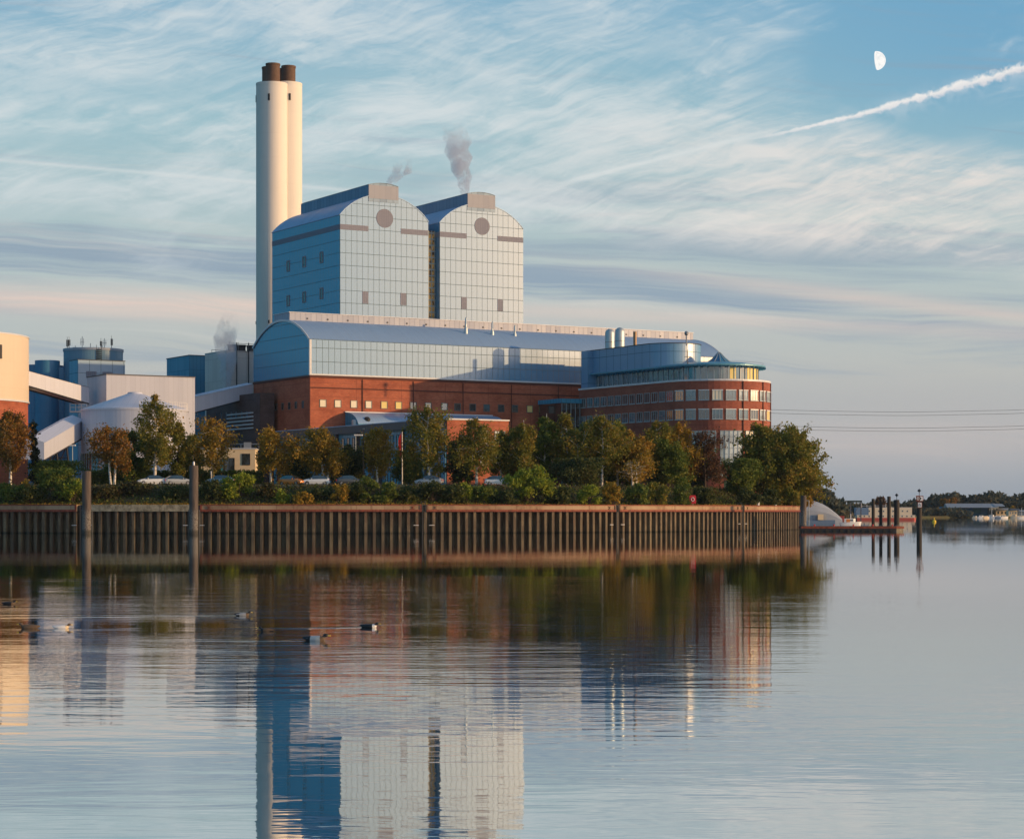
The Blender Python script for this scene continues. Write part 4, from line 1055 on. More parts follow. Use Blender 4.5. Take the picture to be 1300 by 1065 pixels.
for f in (.35, .6):
    q = g2[1].lerp(g2[2], f); b = MB()
    for off in (0.4, 3.6): b.tube([(q.x+g2[3].x*off, q.y+g2[3].y*off, q.z-2.9), (q.x+g2[3].x*off+1.2, q.y+g2[3].y*off, q.z-12)], .16, 6)
    b.tube([(q.x+g2[3].x*.4, q.y+g2[3].y*.4, q.z-3.2), (q.x+g2[3].x*3.6+.8, q.y+g2[3].y*3.6, q.z-9)], .1, 5)
    b.tube([(q.x+g2[3].x*.4+.3, q.y+g2[3].y*.4, q.z-5.2), (q.x+g2[3].x*3.6+.3, q.y+g2[3].y*3.6, q.z-5.2)], .1, 5)
    b.build('trestle', 'dark_metal', t)
g3 = gallery('conveyor_gallery', 'pale conveyor gallery climbing from the transfer building to the brick turbine hall', W3(245, 504.5, 439), W3(320, 487.5, 453), 3.0, 3.1, 2.75)
b = MB(); t = g1[0]; q = g1[2]
for k in range(4): b.box(q.x-3.6+k*1.1, q.x-3.5+k*1.1, q.y-1.0, q.y-.9, q.z-4.8, q.z-3.2)
for zz in (-4.8, -4.0, -3.3): b.box(q.x-3.6, q.x-.2, q.y-1.0, q.y-.9, q.z+zz, q.z+zz+.1)
b.box(q.x-3.6, q.x-.2, q.y-1, q.y+1, q.z-4.9, q.z-4.8); b.build('maintenance_platform', 'trim_white', t)

# dark brick wing behind the gallery, with arched windows and white louvres
D0 = Site(X(330, 441), 441); wg = thing('brick_wing', 'dark brick wing with small arched windows and white louvre bars under the conveyor gallery', 'brick building', (D0.x, D0.y, PZ), A)
tL = D0.t_at(262, 0); zt = D0.z(500, 0, 5)-PZ
MB().box(0, 3.2, 0, tL, 0, zt).build('wall', 'brick_dark', wg)
for px in (275, 281, 287.5, 294, 300, 307, 313.5):
    tt = D0.t_at(px, 0); zz = D0.z(527+ (300-px)*.03, 0, tt)-PZ; b = MB(); n = 8; w_ = .95; h_ = 1.5
    pts = [(-w_/2, -h_/2), (w_/2, -h_/2)]+[(w_/2*math.cos(PI*k/n), h_/2-w_/2+w_/2*math.sin(PI*k/n)) for k in range(n+1)]
    b.poly([(x, -.03, z) for x, z in pts]); b.build('arched_window', 'glass_dark', wg, (0, tt, zz), (0, 0, -PI/2))
b = MB(); t0, t1 = D0.t_at(322, 0), D0.t_at(289, 0)
for k in range(5): z_ = D0.z(545, 0, 8)-PZ+k*.78; b.box(-.25, -.03, t0, t1, z_, z_+.28)
b.build('louvre_bar', 'trim_white', wg)

# blue box building and cooling cells behind
B0 = Site(X(240.4, 500), 500); bb_ = thing('blue_box_building', 'square blue clad building with a caged ladder, behind the transfer building', 'plant building', (B0.x, B0.y, PZ), A)
bw = B0.s_at(287, 0); bd = B0.t_at(211.7, 0); zt = B0.z(451.5, 0, 0)-PZ
MB().box(0, bw, 0, bd, 0, zt).build('wall', 'blue_panel', bb_); MB().box(-.1, bw+.1, -.1, bd+.1, zt, zt+.2).build('coping', 'fascia', bb_)
q = B0.s_at(272, 0); b = MB()
for dx_ in (-.45, .45): b.tube([(q+dx_, -.3, zt-17), (q+dx_, -.3, zt+1)], .06, 5)
k = 0
while k < 34: b.box(q-.45, q+.45, -.35, -.25, zt-17+k*.5, zt-16.9+k*.5); k += 1
b.box(q-1.5, q+3.0, -1.3, -.02, zt-5.2, zt-5.0); b.box(q-1, q+1.6, -1, 1, zt+.2, zt+.3)
for xx in (q-1, q, q+1.5): b.tube([(xx, -.9, zt+.3), (xx, -.9, zt+1.5)], .05, 5)
b.tube([(q-1, -.9, zt+1.5), (q+1.6, -.9, zt+1.5)], .05, 5); b.build('caged_ladder', 'black_paint', bb_)
C0 = Site(X(287, 478), 478); cc_ = thing('cooling_cells', 'pale panelled cooling block with dark fan drums on its roof, left of the chimney foot', 'cooling plant', (C0.x, C0.y, PZ), A)
cw = C0.s_at(345, 0); zt = C0.z(446, 0, 0)-PZ
MB().box(0, cw, 0, 12, 0, zt).build('wall', 'white_panel_warm', cc_)
MB().box(-.05, cw+.05, -.1, 12, zt, zt+.25).build('coping', 'grey_metal', cc_)
for px in (296, 307, 320, 333):
    q = C0.s_at(px, 2); f_ = MB().lathe(q, 2.4, [(1.05, zt+.25), (1.0, zt+1.0), (1.15, zt+1.7), (1.0, zt+1.7), (.9, zt+.9), (0, zt+.8)], 24).build('fan_drum', 'dark_metal', cc_)
    b = MB(); b.tube([(q-1.5, 1, zt+1.9), (q+1.5, 1, zt+1.9)], .06, 5); b.tube([(q-1.3, 1, zt), (q-1.3, 1, zt+2.2)], .06, 5); b.build('rail', 'grey_metal', f_)
b = MB()
for px in (300, 315): q = C0.s_at(px, 0); b.tube([(q, -.25, 0), (q, -.25, zt+2)], .13, 6)
b.build('riser_pipe', 'dark_metal', cc_)

# small yellow building by the car park
YG = Site(X(233, 358), 358); yb = thing('gatehouse', 'low cream flat-roofed building with a dark square window, behind the parked cars', 'gatehouse', (YG.x, YG.y, PZ), R(3))
wy = X(323.5, 358)-X(233, 358); zt = Z(570, 358)-PZ
MB().box(0, wy, 0, 7, -.3, zt).build('wall', 'cream_render', yb); MB().box(-.15, wy+.15, -.15, 7.1, zt, zt+.16).build('roof_edge', 'trim_white', yb)
def gwin(px, py, w_, h_, pane, bars): return window(yb, X(px, 358)-X(233, 358), 0, Z(py, 358)-PZ, w_, h_, 0, 'black_paint', pane, bars=bars, fr=.08)
gwin(312, 583, 1.35, 1.9, 'glass_dark', 0); gwin(291, 590, 1.7, 2.3, 'glass_dark', 1); gwin(254, 584, 1.5, 2.0, 'glass_dark', 1); gwin(281, 591, .8, 2.3, 'teal', 0)
b = MB(); q = X(312, 358)-X(233, 358); b.tube([(q-3, 2, zt+.9), (q+2, 2, zt+.9)], .07, 5)
for a in (-3, -1, .6, 2): b.tube([(q+a, 2, zt), (q+a, 2, zt+.9)], .06, 5)
b.box(q-.5, q+.7, 1.6, 2.4, zt+.2, zt+1.2); b.build('roof_unit', 'grey_metal', yb)

# ------------------------------------------------------------ poles, lamps, flag
def gpole(px, Y, py_top, name, lab, cat, r0=.09, r1=.06, m='frame_pale'):
    z0 = gz(X(px, Y), Y)-.1; t = thing(name, lab, cat, (X(px, Y), Y, z0)); h_ = Z(py_top, Y)-z0
    MB().lathe(0, 0, [(r0*1.8, 0), (r0*1.8, .35), (r0, .45), (r1, h_), (0, h_+.01)], 12).build('pole', m, t); return t, h_
t, h_ = gpole(510.5, 338, 546, 'flagpole', 'white flagpole with a red flag hanging slack, in front of the blue facade', 'flagpole', .11, .07, 'white_paint')
b = MB(); ns_ = 9; nk = 12
for i in range(nk):
    for j in range(ns_):
        def fp(i, j):
            z = h_-.2-i*.27; wv = j/ns_; fall = (i/nk); x = -.08-(.5*wv*(.35+.65*math.sin(PI*min(1, .25+fall*.7)))) ; y = .22*math.sin(j*1.9+i*.25)*wv; return (x, y, z-wv*1.0)
        b.poly([fp(i, j), fp(i+1, j), fp(i+1, j+1), fp(i, j+1)])
b.build('flag', 'red_paint', t)
t, h_ = gpole(461.5, 334, 545, 'tall_mast', 'thin bare grey mast between two birches', 'mast', .12, .10, 'bark_brown'); MB().lathe(0, 0, [(.16, h_), (.16, h_+.12), (0, h_+.14)], 10).build('mast_cap', 'grey_metal', t)
t, h_ = gpole(451.5, 345, 553, 'street_lamp', 'grey street lamp with a pale flat head beside the tall mast', 'street lamp')
MB().prism([(-.25, -.2), (1.1, -.16), (1.2, .0), (1.1, .16), (-.25, .2)], h_-.02, h_+.2).build('lamp_head', 'white_paint', t)
t, h_ = gpole(92, 352, 566, 'street_lamp', 'slim street lamp below the lower conveyor gallery', 'street lamp')
MB().prism([(-.5, -.18), (.5, -.18), (.55, 0), (.5, .18), (-.5, .18)], h_-.02, h_+.18).build('lamp_head', 'white_paint', t)
t, h_ = gpole(268, 330, 598, 'signpost', 'slim grey post between the dolphin and the cream gatehouse', 'post', .07, .06, 'grey_metal'); MB().box(-.16, .16, -.03, .03, h_-.5, h_).build('plate', 'grey_metal', t)

# ------------------------------------------------------------ things on the wall top
def on_cap(px, off=.5):
    p, d, n = on_wall(s_px(px)); return p.x+n.x*off, p.y+n.y*off, 3.99, math.atan2(d.y, d.x)
x, y, z, a = on_cap(883.5, .6); t = thing('lifebuoy_box', 'bright red lifebuoy box on a short post at the top of the quay wall', 'lifebuoy box', (x, y, z-.1), 0)
MB().tube([(0, .1, -.2), (0, .1, 1.6)], .05, 8).build('post', 'grey_metal', t)
b = MB(); pr = [(-.46, .35), (.46, .35), (.5, .45), (.5, 1.45), (.38, 1.62), (-.38, 1.62), (-.5, 1.45), (-.5, .45)]
for k in range(8):
    p, q = pr[k], pr[(k+1) % 8]; b.poly([(p[0], -.15, p[1]), (p[0], .05, p[1]), (q[0], .05, q[1]), (q[0], -.15, q[1])])
b.poly([(p[0], -.15, p[1]) for p in pr]); b.poly([(p[0], .05, p[1]) for p in reversed(pr)]); b.build('box', 'red_paint', t)
b = MB(); b.tube([(.22*math.cos(q), -.17, 1.0+.28*math.sin(q)) for q in np.linspace(0, 2*PI, 20)], .05, 6); b.build('lifebuoy', 'white_paint', t)
for px, lab in ((967, 'white post on the quay top below the big willow, the left and taller of two'), (988.7, 'white post on the quay top near the wall end, the right of two')):
    x, y, z, a = on_cap(px, .6); h_ = 1.75 if px < 980 else 1.4; t = thing('white_post', lab, 'post', (x, y, z-.1), 0, 'white posts on the quay')
    MB().lathe(0, 0, [(.2, 0), (.2, h_-.1), (.14, h_), (0, h_)], 14).build('post', 'white_paint', t); MB().lathe(0, 0, [(.21, h_*.5), (.215, h_*.5+.08), (.21, h_*.5+.16)], 14).build('band', 'grey_metal', t)
x, y, z, a = on_cap(982, 1.0); t = thing('notice_board', 'dark red board on two legs under the willow, just left of the right white post', 'board', (x, y, z), 0)
MB().box(-.45, .45, -.03, .03, .9, 1.9).build('panel', 'rust_red', t)
for k in (-.4, .4): MB().box(k-.04, k+.04, -.025, .05, 0, .895).build('leg', 'dark_metal', t)
# yellow crate by the office pier
x, y = X(927, 366), 366; t = thing('yellow_cabinet', 'small yellow cabinet at the foot of the office, seen between the trees', 'cabinet', (x, y, gz(x, y)-.1), R(20))
MB().box(-.9, .9, -.5, .5, 0, 1.5).build('body', 'yellow_blind', t); MB().box(-.95, .95, -.55, .55, 1.5, 1.6).build('lid', 'grey_metal', t)
for xx in (-.88, .02): MB().box(xx, xx+.84, -.53, -.505, .1, 1.4).build('door', 'cream_render', t)

# ------------------------------------------------------------ parked cars
def car(name, lab, px, Y, rz, paint, scale=1.0):
    x = X(px, Y); t = thing(name, lab, 'car', (x, Y, PZ+.01), rz, 'cars parked behind the hedge')
    def section(x, wb, wt, zb_, zs, zr):          # half ring: sill, shoulder, roof
        return [(x, -wb, zb_), (x, -wb-.03, (zb_+zs)/2), (x, -wb+.02, zs), (x, -wt, zr), (x, wt, zr), (x, wb-.02, zs), (x, wb+.03, (zb_+zs)/2), (x, wb, zb_)]
    S_ = [(-2.1, .62, .55, .42, .60, .72), (-2.05, .80, .62, .28, .72, .98), (-1.75, .86, .62, .22, .92, 1.10), (-1.1, .88, .66, .2, .94, 1.42), (-.3, .88, .68, .2, .93, 1.50),
          (.45, .88, .66, .2, .90, 1.44), (1.0, .87, .68, .2, .87, 1.02), (1.75, .84, .70, .22, .78, .84), (2.08, .76, .6, .3, .62, .68), (2.14, .6, .5, .4, .5, .55)]
    rings = [section(*q) for q in S_]; body = MB(); gl = MB()
    for i in range(len(rings)-1):
        for k in range(7):
            q = [rings[i][k], rings[i+1][k], rings[i+1][k+1], rings[i][k+1]]
            glass = (k in (2, 4) and 1 < i < 6 and i != 2) or (k == 3 and i in (5, 2)) or (k in (2, 4) and i in (2, 5))
            if glass: body.k = 1
            body.poly(q); body.k = 0
    body.poly(rings[0][::-1]); body.poly(rings[-1])
    o = body.build('body', [paint, 'glass_dark'], t, smooth=35)
    for sx_ in (-1.32, 1.32):
        for sy in (-1, 1):
            wh = MB(); wh.tube([(0, -.1, 0), (0, .1, 0)], .32, 20); w_ = wh.build('wheel', 'tyre', t, (sx_, sy*.80, .32))
            MB().tube([(0, sy*.095, 0), (0, sy*.125, 0)], .19, 12).build('rim', 'grey_metal', w_)
    for sy in (-.6, .6): MB().box(2.05, 2.13, sy-.15, sy+.15, .56, .68).build('headlight', 'white_paint', t)
    for sy in (-.68, .68): MB().box(-2.12, -2.04, sy-.1, sy+.1, .66, .88).build('tail_light', 'red_paint', t)
    for s_ in (.95, -.95): MB().box(.55, .72, s_-.08, s_+.08, .92, 1.05).build('wing_mirror', paint, t)
    return t
def paintm(n, c): 
    def b(t, o):
        p = prin(t, o, c, .3, .1, .6); p.inputs['Coat Weight'].default_value = .6
    mat(n, b)
paintm('paint_white', (.62, .66, .70)); paintm('paint_silver', (.34, .37, .40)); paintm('paint_orange', (.62, .20, .02)); paintm('paint_dark', (.04, .045, .05)); paintm('paint_blue', (.25, .36, .45))
car('parked_car', 'pale blue-white car left of the taller dolphin', 192, 326, R(200), 'paint_white')
car('parked_car', 'dark estate car with a silver side, just left of the taller dolphin', 226, 327, R(20), 'paint_silver')
car('parked_car', 'pale blue car half behind the yellow-green bush in front of the gatehouse', 279, 327, R(160), 'paint_blue')
car('parked_car', 'orange car parked beside a silver one', 371, 328, R(-30), 'paint_orange')
car('parked_car', 'white hatchback just right of the orange car', 401, 328, R(185), 'paint_white')
car('parked_car', 'dark car in shadow right of the white hatchback', 444, 328, R(10), 'paint_dark')
car('parked_car', 'silver car behind the low shrubs right of the flagpole', 545, 329, R(170), 'paint_silver')
car('parked_car', 'white car glimpsed left of the bright yellow-green bush', 632, 331, R(5), 'paint_white')

# ------------------------------------------------------------ vegetation
rng = np.random.default_rng(11)
def leaf_mesh(name, m, cents, size, parent=None, loc=(0, 0, 0), droop=0.0, flat=0.0):
    """one leaf-sized face per centre; all faces loose"""
    n = len(cents); c = np.asarray(cents, dtype=np.float64)
    a = rng.normal(size=(n, 3)); a[:, 2] = a[:, 2]*(1-droop*.4)-droop*1.3; a /= np.linalg.norm(a, axis=1, keepdims=True)
    b = np.cross(a, rng.normal(size=(n, 3))); b /= np.linalg.norm(b, axis=1, keepdims=True)
    s = size*rng.uniform(.6, 1.35, size=(n, 1)); la = a*s*.75; lb = b*s*.42
    v = np.empty((n, 4, 3)); v[:, 0] = c-la; v[:, 1] = c+lb; v[:, 2] = c+la; v[:, 3] = c-lb
    me = bpy.data.meshes.new(name); me.vertices.add(n*4); me.vertices.foreach_set('co', v.reshape(-1))
    me.loops.add(n*4); me.loops.foreach_set('vertex_index', np.arange(n*4)); me.polygons.add(n)
    me.polygons.foreach_set('loop_start', np.arange(0, n*4, 4)); me.update(calc_edges=True); me.materials.append(MATS[m])
    o = bpy.data.objects.new(name, me); COL.objects.link(o); o.location = loc
    if parent: o.parent = parent
    return o
def tree(name, lab, px, Y, top, hw_px, leaf, bark='bark_birch', dens=1.0, low=.22, droop=.5, lean=0.0, size=.25, shape='birch', stems=1, grp='trees on the quay bank', cat='tree'):
    x = X(px, Y); z0 = gz(x, Y)-.15; H_ = (Z(top, Y)-z0)*1.02; Rr = hw_px*Y/F*(1.14 if shape != 'willow' else 1.0); dens *= 1.2
    t = thing(name, lab, cat, (x, Y, z0), 0, grp)
    wood = MB(); cents = []
    for s_i in range(stems):
        off = (s_i-(stems-1)/2)*.5; ln = lean+(s_i-(stems-1)/2)*.12
        ph = rng.uniform(0, 6); tr = []
        hh = H_*(.97 if s_i == 0 else .85)
        for k in range(9):
            f = k/8; tr.append(Vector((off+ln*hh*f+.022*hh*math.sin(ph+f*5)*f, .02*hh*math.cos(ph+f*4)*f, hh*f*.96)))
        r0 = .014*H_+.06
        wood.tube(tr, [r0*(1-.88*k/8)+.012 for k in range(9)], 7)
        nl = int((16 if shape != 'willow' else 44)/math.sqrt(stems))
        for i in range(nl):
            f = low+(.96-low)*(i+rng.uniform(0, .8))/nl; f = min(f, .95)
            base = tr[0].lerp(tr[-1], f); kk = min(7, int(f*8)); base = tr[kk].lerp(tr[kk+1], f*8-kk)
            g_ = (f-low)/(1-low)
            if shape == 'birch': rad = Rr*(math.sin(PI*min(1, .12+g_*.88))**.7)*(1.05-.45*g_)
            elif shape == 'round': rad = Rr*max(.15, math.sqrt(max(0, 1-(g_*1.7-.75)**2)))
            elif shape == 'cone': rad = Rr*(1-g_*.85)
            else: rad = Rr*max(.2, math.sqrt(max(0, 1-(g_*1.45-.5)**2)))
            az = i*2.4+rng.uniform(-.5, .5); rad *= rng.uniform(.5, 1.30) if shape != 'willow' else rng.uniform(.75, 1.08)
            rise_ = rad*(.55 if shape == 'birch' else .35)*rng.uniform(.6, 1.2)
            mid = base+Vector((math.cos(az)*rad*.5, math.sin(az)*rad*.5, rise_*.7)); end = base+Vector((math.cos(az)*rad, math.sin(az)*rad, rise_*(.8 if shape == 'birch' else .6)))
            if end.z > H_: end.z = H_*.98
            rb = r0*.36*(1-g_*.7)+.012
            wood.tube([base, mid, end], [rb, rb*.55, .012], 5, caps=False)
            subs = [(mid, end, 1.0)]
            for q in range(4 if shape != 'willow' else 5):
                st_ = base.lerp(end, rng.uniform(.3, .95)) if rng.random() < .5 else mid.lerp(end, rng.uniform(0, 1))
                e = st_+Vector(tuple(rng.normal(size=3)*rad*.30)); e.z = min(e.z, H_*.99); wood.tube([st_, e], [rb*.35, .01], 4, caps=False); subs.append((st_, e, .8))
            nlf = int(dens*(80 if shape == 'birch' else 92)*(.45+rad/2.2))
            for (p, q, wgt) in subs:
                m_ = max(5, int(nlf*wgt)); fz = rng.uniform(0.1, 1.08, size=(m_, 1)); pp = np.array(p)*(1-fz)+np.array(q)*fz
                sp = .14+.11*rad if shape != 'willow' else .22+.05*rad
                jit = rng.normal(size=(m_, 3))*sp*rng.uniform(.55, 1.35)
                if droop: jit[:, 2] -= np.abs(rng.normal(size=m_))*droop*(.5+.25*rad)
                cents.append(pp+jit)
    c = np.concatenate(cents); c = c[(c[:, 2] > .25*low*H_) & (c[:, 2] < H_*1.02)]
    wood.build('trunk', bark, t, smooth=60)
    leaf_mesh('crown', leaf, c, size, t, droop=droop*.5)
    return t
T = tree
T('birch_tree', 'leftmost birch, rusty orange, its white trunk standing before the brick drum of the tank', 13, 330, 515, 25, 'leaf_russet', dens=.9, low=.28)
T('cypress_tree', 'narrow dark cypress beside the left birch and the silo', 44, 334, 529, 8, 'leaf_conifer', 'bark_dark', dens=1.3, low=.05, droop=.0, shape='cone', size=.26)
T('birch_tree', 'small sparse brownish birch with pale bare branches, right of the shorter dolphin', 143, 322, 537, 24, 'leaf_russet', dens=.50, low=.34, lean=-.02, size=.26, stems=2)
T('birch_tree', 'tallest birch of the left group, in front of the white round bunker', 197, 330, 494, 27, 'leaf_birch', dens=.85, low=.22)
T('leafy_tree', 'bushy green tree at the left foot of the tall left birch', 170, 334, 545, 21, 'leaf_green', 'bark_dark', dens=.9, low=.12, shape='round', droop=.1)
T('leafy_tree', 'olive green tree leaning on the right side of the tall left birch', 226, 333, 530, 19, 'leaf_birch', 'bark_dark', dens=.8, low=.2)
T('birch_tree', 'slim orange birch standing before the left half of the cream gatehouse', 271, 334, 527, 23, 'leaf_orange', dens=.62, low=.30, lean=-.03)
T('birch_tree', 'round golden green birch just right of the gatehouse', 344, 333, 540, 24, 'leaf_orange', dens=.95, low=.27)
T('birch_tree', 'golden birch with two thin white trunks right of the white hatchback', 413, 333, 540, 27, 'leaf_orange', dens=.95, low=.25, stems=2)
T('leafy_tree', 'dark green tree in shade between the twin-trunk birch and the mast', 447, 340, 566, 20, 'leaf_dark', 'bark_dark', dens=.9, low=.1, shape='round', droop=.1)
T('birch_tree', 'orange birch with a forked white trunk right of the tall mast', 479, 334, 540, 22, 'leaf_orange', dens=.8, low=.25)
T('birch_tree', 'tall drooping birch right of the flagpole, rising above the lean-to roof', 545, 331, 509, 31, 'leaf_birch', dens=.85, low=.20, lean=-.02, droop=.8)
T('birch_tree', 'birch with a bright white forked trunk in front of the brick end of the workshop', 605, 331, 524, 27, 'leaf_birch', dens=.75, low=.24, droop=.7)
T('birch_tree', 'birch rising behind the bright yellow-green bush', 663, 338, 529, 24, 'leaf_birch', dens=1.0, low=.2)
T('birch_tree', 'dense olive birch where the tree belt begins, left of the office', 692, 343, 520, 20, 'leaf_green', dens=1.0, low=.15)
T('birch_tree', 'tall olive birch directly below the left end of the office', 719, 344, 519, 24, 'leaf_birch', dens=1.0, low=.2)
T('birch_tree', 'birch with a leaning pale trunk in the middle of the belt below the office', 764, 341, 524, 31, 'leaf_birch', dens=.95, low=.26, lean=.01)
T('leafy_tree', 'short dark tree filling the gap under the olive birches', 735, 332, 583, 26, 'leaf_dark', 'bark_dark', dens=1.1, low=.08, shape='round', droop=.1)
T('birch_tree', 'birch with many bare white twigs below the flank of the office', 806, 343, 541, 25, 'leaf_orange', dens=.75, low=.22, stems=2)
T('birch_tree', 'olive birch nearest the second window row of the office', 832, 349, 529, 24, 'leaf_birch', dens=1.0, low=.18)
T('birch_tree', 'golden brown birch left of the copper tree', 862, 351, 534, 23, 'leaf_orange', dens=1.0, low=.18)
T('copper_tree', 'dark copper-leaved tree with gaps in front of the office nose', 895, 352, 545, 24, 'leaf_copper', 'bark_dark', dens=.42, low=.15, shape='round', droop=.15)
T('willow_tree', 'great spreading olive tree at the end of the quay, rightmost of all', 989, 368, 538, 47, 'leaf_birch', 'bark_brown', dens=.62, low=.14, shape='willow', droop=.25, stems=2, size=.32)
T('leafy_tree', 'small olive tree at the left foot of the great quay-end tree', 938, 358, 584, 22, 'leaf_green', 'bark_dark', dens=1.0, low=.08, shape='round', droop=.1)
T('leafy_tree', 'low brownish tree under the right side of the great quay-end tree', 1008, 377, 592, 22, 'leaf_orange', 'bark_dark', dens=1.0, low=.05, shape='round', droop=.1)
T('leafy_tree', 'dark tree in the gap behind the bare twigs, below the office flank', 786, 352, 562, 22, 'leaf_green', 'bark_dark', dens=1.1, low=.08, shape='round', droop=.1)
T('leafy_tree', 'dark green tree behind the copper tree', 880, 362, 566, 24, 'leaf_dark', 'bark_dark', dens=1.0, low=.08, shape='round', droop=.1)
T('leafy_tree', 'dark leafy tree below the blue workshop side, left of the orange birch by the mast', 380, 344, 570, 20, 'leaf_dark', 'bark_dark', dens=.8, low=.1, shape='round', droop=.1)
T('leafy_tree', 'dark tree behind the trunk of the white-forked birch', 583, 345, 556, 17, 'leaf_dark', 'bark_dark', dens=.8, low=.1, shape='round', droop=.1)
T('leafy_tree', 'green tree between the leftmost birch and the lower gallery', 72, 335, 586, 24, 'leaf_green', 'bark_dark', dens=1.1, low=.05, shape='round', droop=.1)
T('leafy_tree', 'olive tree in the gap between the belt birches and the golden brown one', 845, 346, 560, 20, 'leaf_green', 'bark_dark', dens=1.0, low=.08, shape='round', droop=.1)
T('bare_shrub_tree', 'white bare branching sapling in the belt, almost leafless', 805, 336, 583, 13, 'leaf_orange', 'bark_birch', dens=.05, low=.25, shape='round', droop=0, stems=2)

T('birch_tree', 'slender olive birch between the white-forked birch and the brightest bush', 636, 340, 543, 19, 'leaf_birch', dens=.9, low=.18)
T('birch_tree', 'olive green birch filling the belt right of the leaning pale trunk', 784, 350, 528, 21, 'leaf_green', dens=.9, low=.18)
T('birch_tree', 'greenish birch left of the leaning pale trunk, before the glazed link', 742, 348, 530, 20, 'leaf_green', dens=.9, low=.18)
T('leafy_tree', 'low green tree behind the flagpole birch and the silver car', 520, 343, 574, 18, 'leaf_green', 'bark_dark', dens=.9, low=.1, shape='round', droop=.1)
T('leafy_tree', 'green bushy tree hiding the foot of the round bunker, behind the brownish birch', 155, 342, 566, 17, 'leaf_green', 'bark_dark', dens=.9, low=.08, shape='round', droop=.1)
T('leafy_tree', 'russet green tree between the gatehouse birch and the tall left birch', 247, 341, 551, 15, 'leaf_birch', 'bark_dark', dens=.8, low=.1, shape='round', droop=.2)

def shrub(lab, px, off, top, hw, leaf, dens=1.0, size=.26, name='shrub', stretch=1.0):
    p, d, n = on_wall(s_px(px)); x, y = p.x+n.x*off, p.y+n.y*off; z0 = gz(x, y)-.2
    x = X(px, y); H_ = max(.8, Z(top, y)-z0); Rr = hw*y/F
    t = thing(name, lab, 'shrub', (x, y, z0), 0, 'shrubs on the bank above the quay wall'); c = []; wood = MB()
    nc = int(10+Rr*5)
    for i in range(nc):
        az = rng.uniform(0, 2*PI); rr_ = Rr*math.sqrt(rng.uniform(0, 1))*.9; zz = H_*rng.uniform(.15, 1)*(1-.45*(rr_/Rr)**2)
        q = np.array([math.cos(az)*rr_*stretch, math.sin(az)*rr_*.7, zz*.92]); wood.tube([(0, 0, 0), tuple(q*.55+np.array([0, 0, .1])), tuple(q)], [.05, .03, .01], 4, caps=False)
        m_ = int(95*dens*(.6+Rr*.25)); c.append(q+rng.normal(size=(m_, 3))*np.array([.30, .30, .24])*(.6+Rr*.22))
    c = np.concatenate(c); c = c[(c[:, 2] > 0) & (c[:, 2] < H_)]
    wood.build('stem', 'bark_dark', t); leaf_mesh('foliage', leaf, c, size, t); return t
S = shrub
S('pale green shrub at the far left above the wall', 18, 5, 607, 18, 'leaf_green')
S('dark blue-green low shrub under the leftmost birch', 40, 3.4, 617, 17, 'leaf_dark')
S('small golden shrub between the dark shrubs at the left', 36, 4.2, 607, 8, 'leaf_orange', size=.24)
S('big green and gold bush just left of the shorter dolphin', 76, 6, 586, 27, 'leaf_green', 1.3)
S('yellow-green bush leaning over the left end of the cap, beside the shorter dolphin', 92, 4.0, 600, 13, 'leaf_lime', .9)
S('brown bramble bank behind the pale cap, left part', 135, 6, 613, 20, 'leaf_bramble', 1.1)
S('dark bramble clump below the pale blue-white car', 172, 7.5, 611, 22, 'leaf_bramble', 1.1)
S('dark green clump below the dark estate car', 224, 6.5, 616, 20, 'leaf_dark', 1.1)
S('dark shrub immediately right of the taller dolphin', 270, 5, 608, 18, 'leaf_dark', 1.1)
S('big yellow-green bush in front of the gatehouse', 304, 6, 597, 27, 'leaf_lime', 1.25)
S('purple-brown shrub below the golden green birch', 338, 6, 611, 14, 'leaf_bramble')
S('small yellow shrub standing below the orange car', 359, 3.4, 619, 9, 'leaf_lime')
S('low orange-gold shrub under the orange car', 383, 3.0, 624, 13, 'leaf_orange')
S('dark hedge-like shrub under the white hatchback', 404, 5, 614, 16, 'leaf_dark', 1.1)
S('golden shrub right of the white hatchback', 431, 4, 607, 10, 'leaf_orange')
S('dark shrub below the dark car', 452, 5, 606, 19, 'leaf_dark', 1.1)
S('upright green shrub at the foot of the tall mast', 468, 4.5, 600, 12, 'leaf_green')
S('grey-green shrub left of the flagpole foot', 490, 4.5, 611, 16, 'leaf_green')
S('clipped dark shrub at the foot of the flagpole', 516, 5, 616, 15, 'leaf_dark', 1.2)
S('wide dark shrub right of the flagpole, left of the second ladder joint', 548, 4.5, 607, 20, 'leaf_dark', 1.2)
S('dark green shrub right of the second ladder joint', 575, 4.0, 611, 16, 'leaf_dark', 1.2)
S('small lime shrub under the white-forked birch', 592, 4.5, 608, 9, 'leaf_lime')
S('olive shrub left of the bright yellow-green bush', 614, 4.2, 613, 16, 'leaf_green')
S('brightest bush of all, round and yellow-green above the wall', 670, 5, 583, 33, 'leaf_lime', 1.45)
S('dark low shrub at the left foot of the brightest bush', 643, 2.8, 622, 15, 'leaf_dark')
S('dark low shrub at the right foot of the brightest bush', 708, 3.5, 613, 17, 'leaf_dark', 1.2)
S('golden green shrub left of the third ladder joint', 748, 3.5, 614, 15, 'leaf_lime', .9)
S('orange-tinged shrub directly above the third ladder joint', 778, 3.5, 611, 13, 'leaf_orange')
S('green shrub right of the third ladder joint', 808, 3.5, 612, 16, 'leaf_green', 1.1)
S('brown-gold shrub in the middle of the right wall section', 834, 3.5, 609, 14, 'leaf_birch', 1.1)
S('upright grey-green shrub left of the red lifebuoy box', 866, 3.0, 606, 11, 'leaf_green')
S('dark green shrub behind the red lifebuoy box', 893, 4.0, 617, 16, 'leaf_dark', 1.1)
S('low dark shrub right of the fourth ladder joint', 950, 3.8, 616, 14, 'leaf_dark', 1.1)
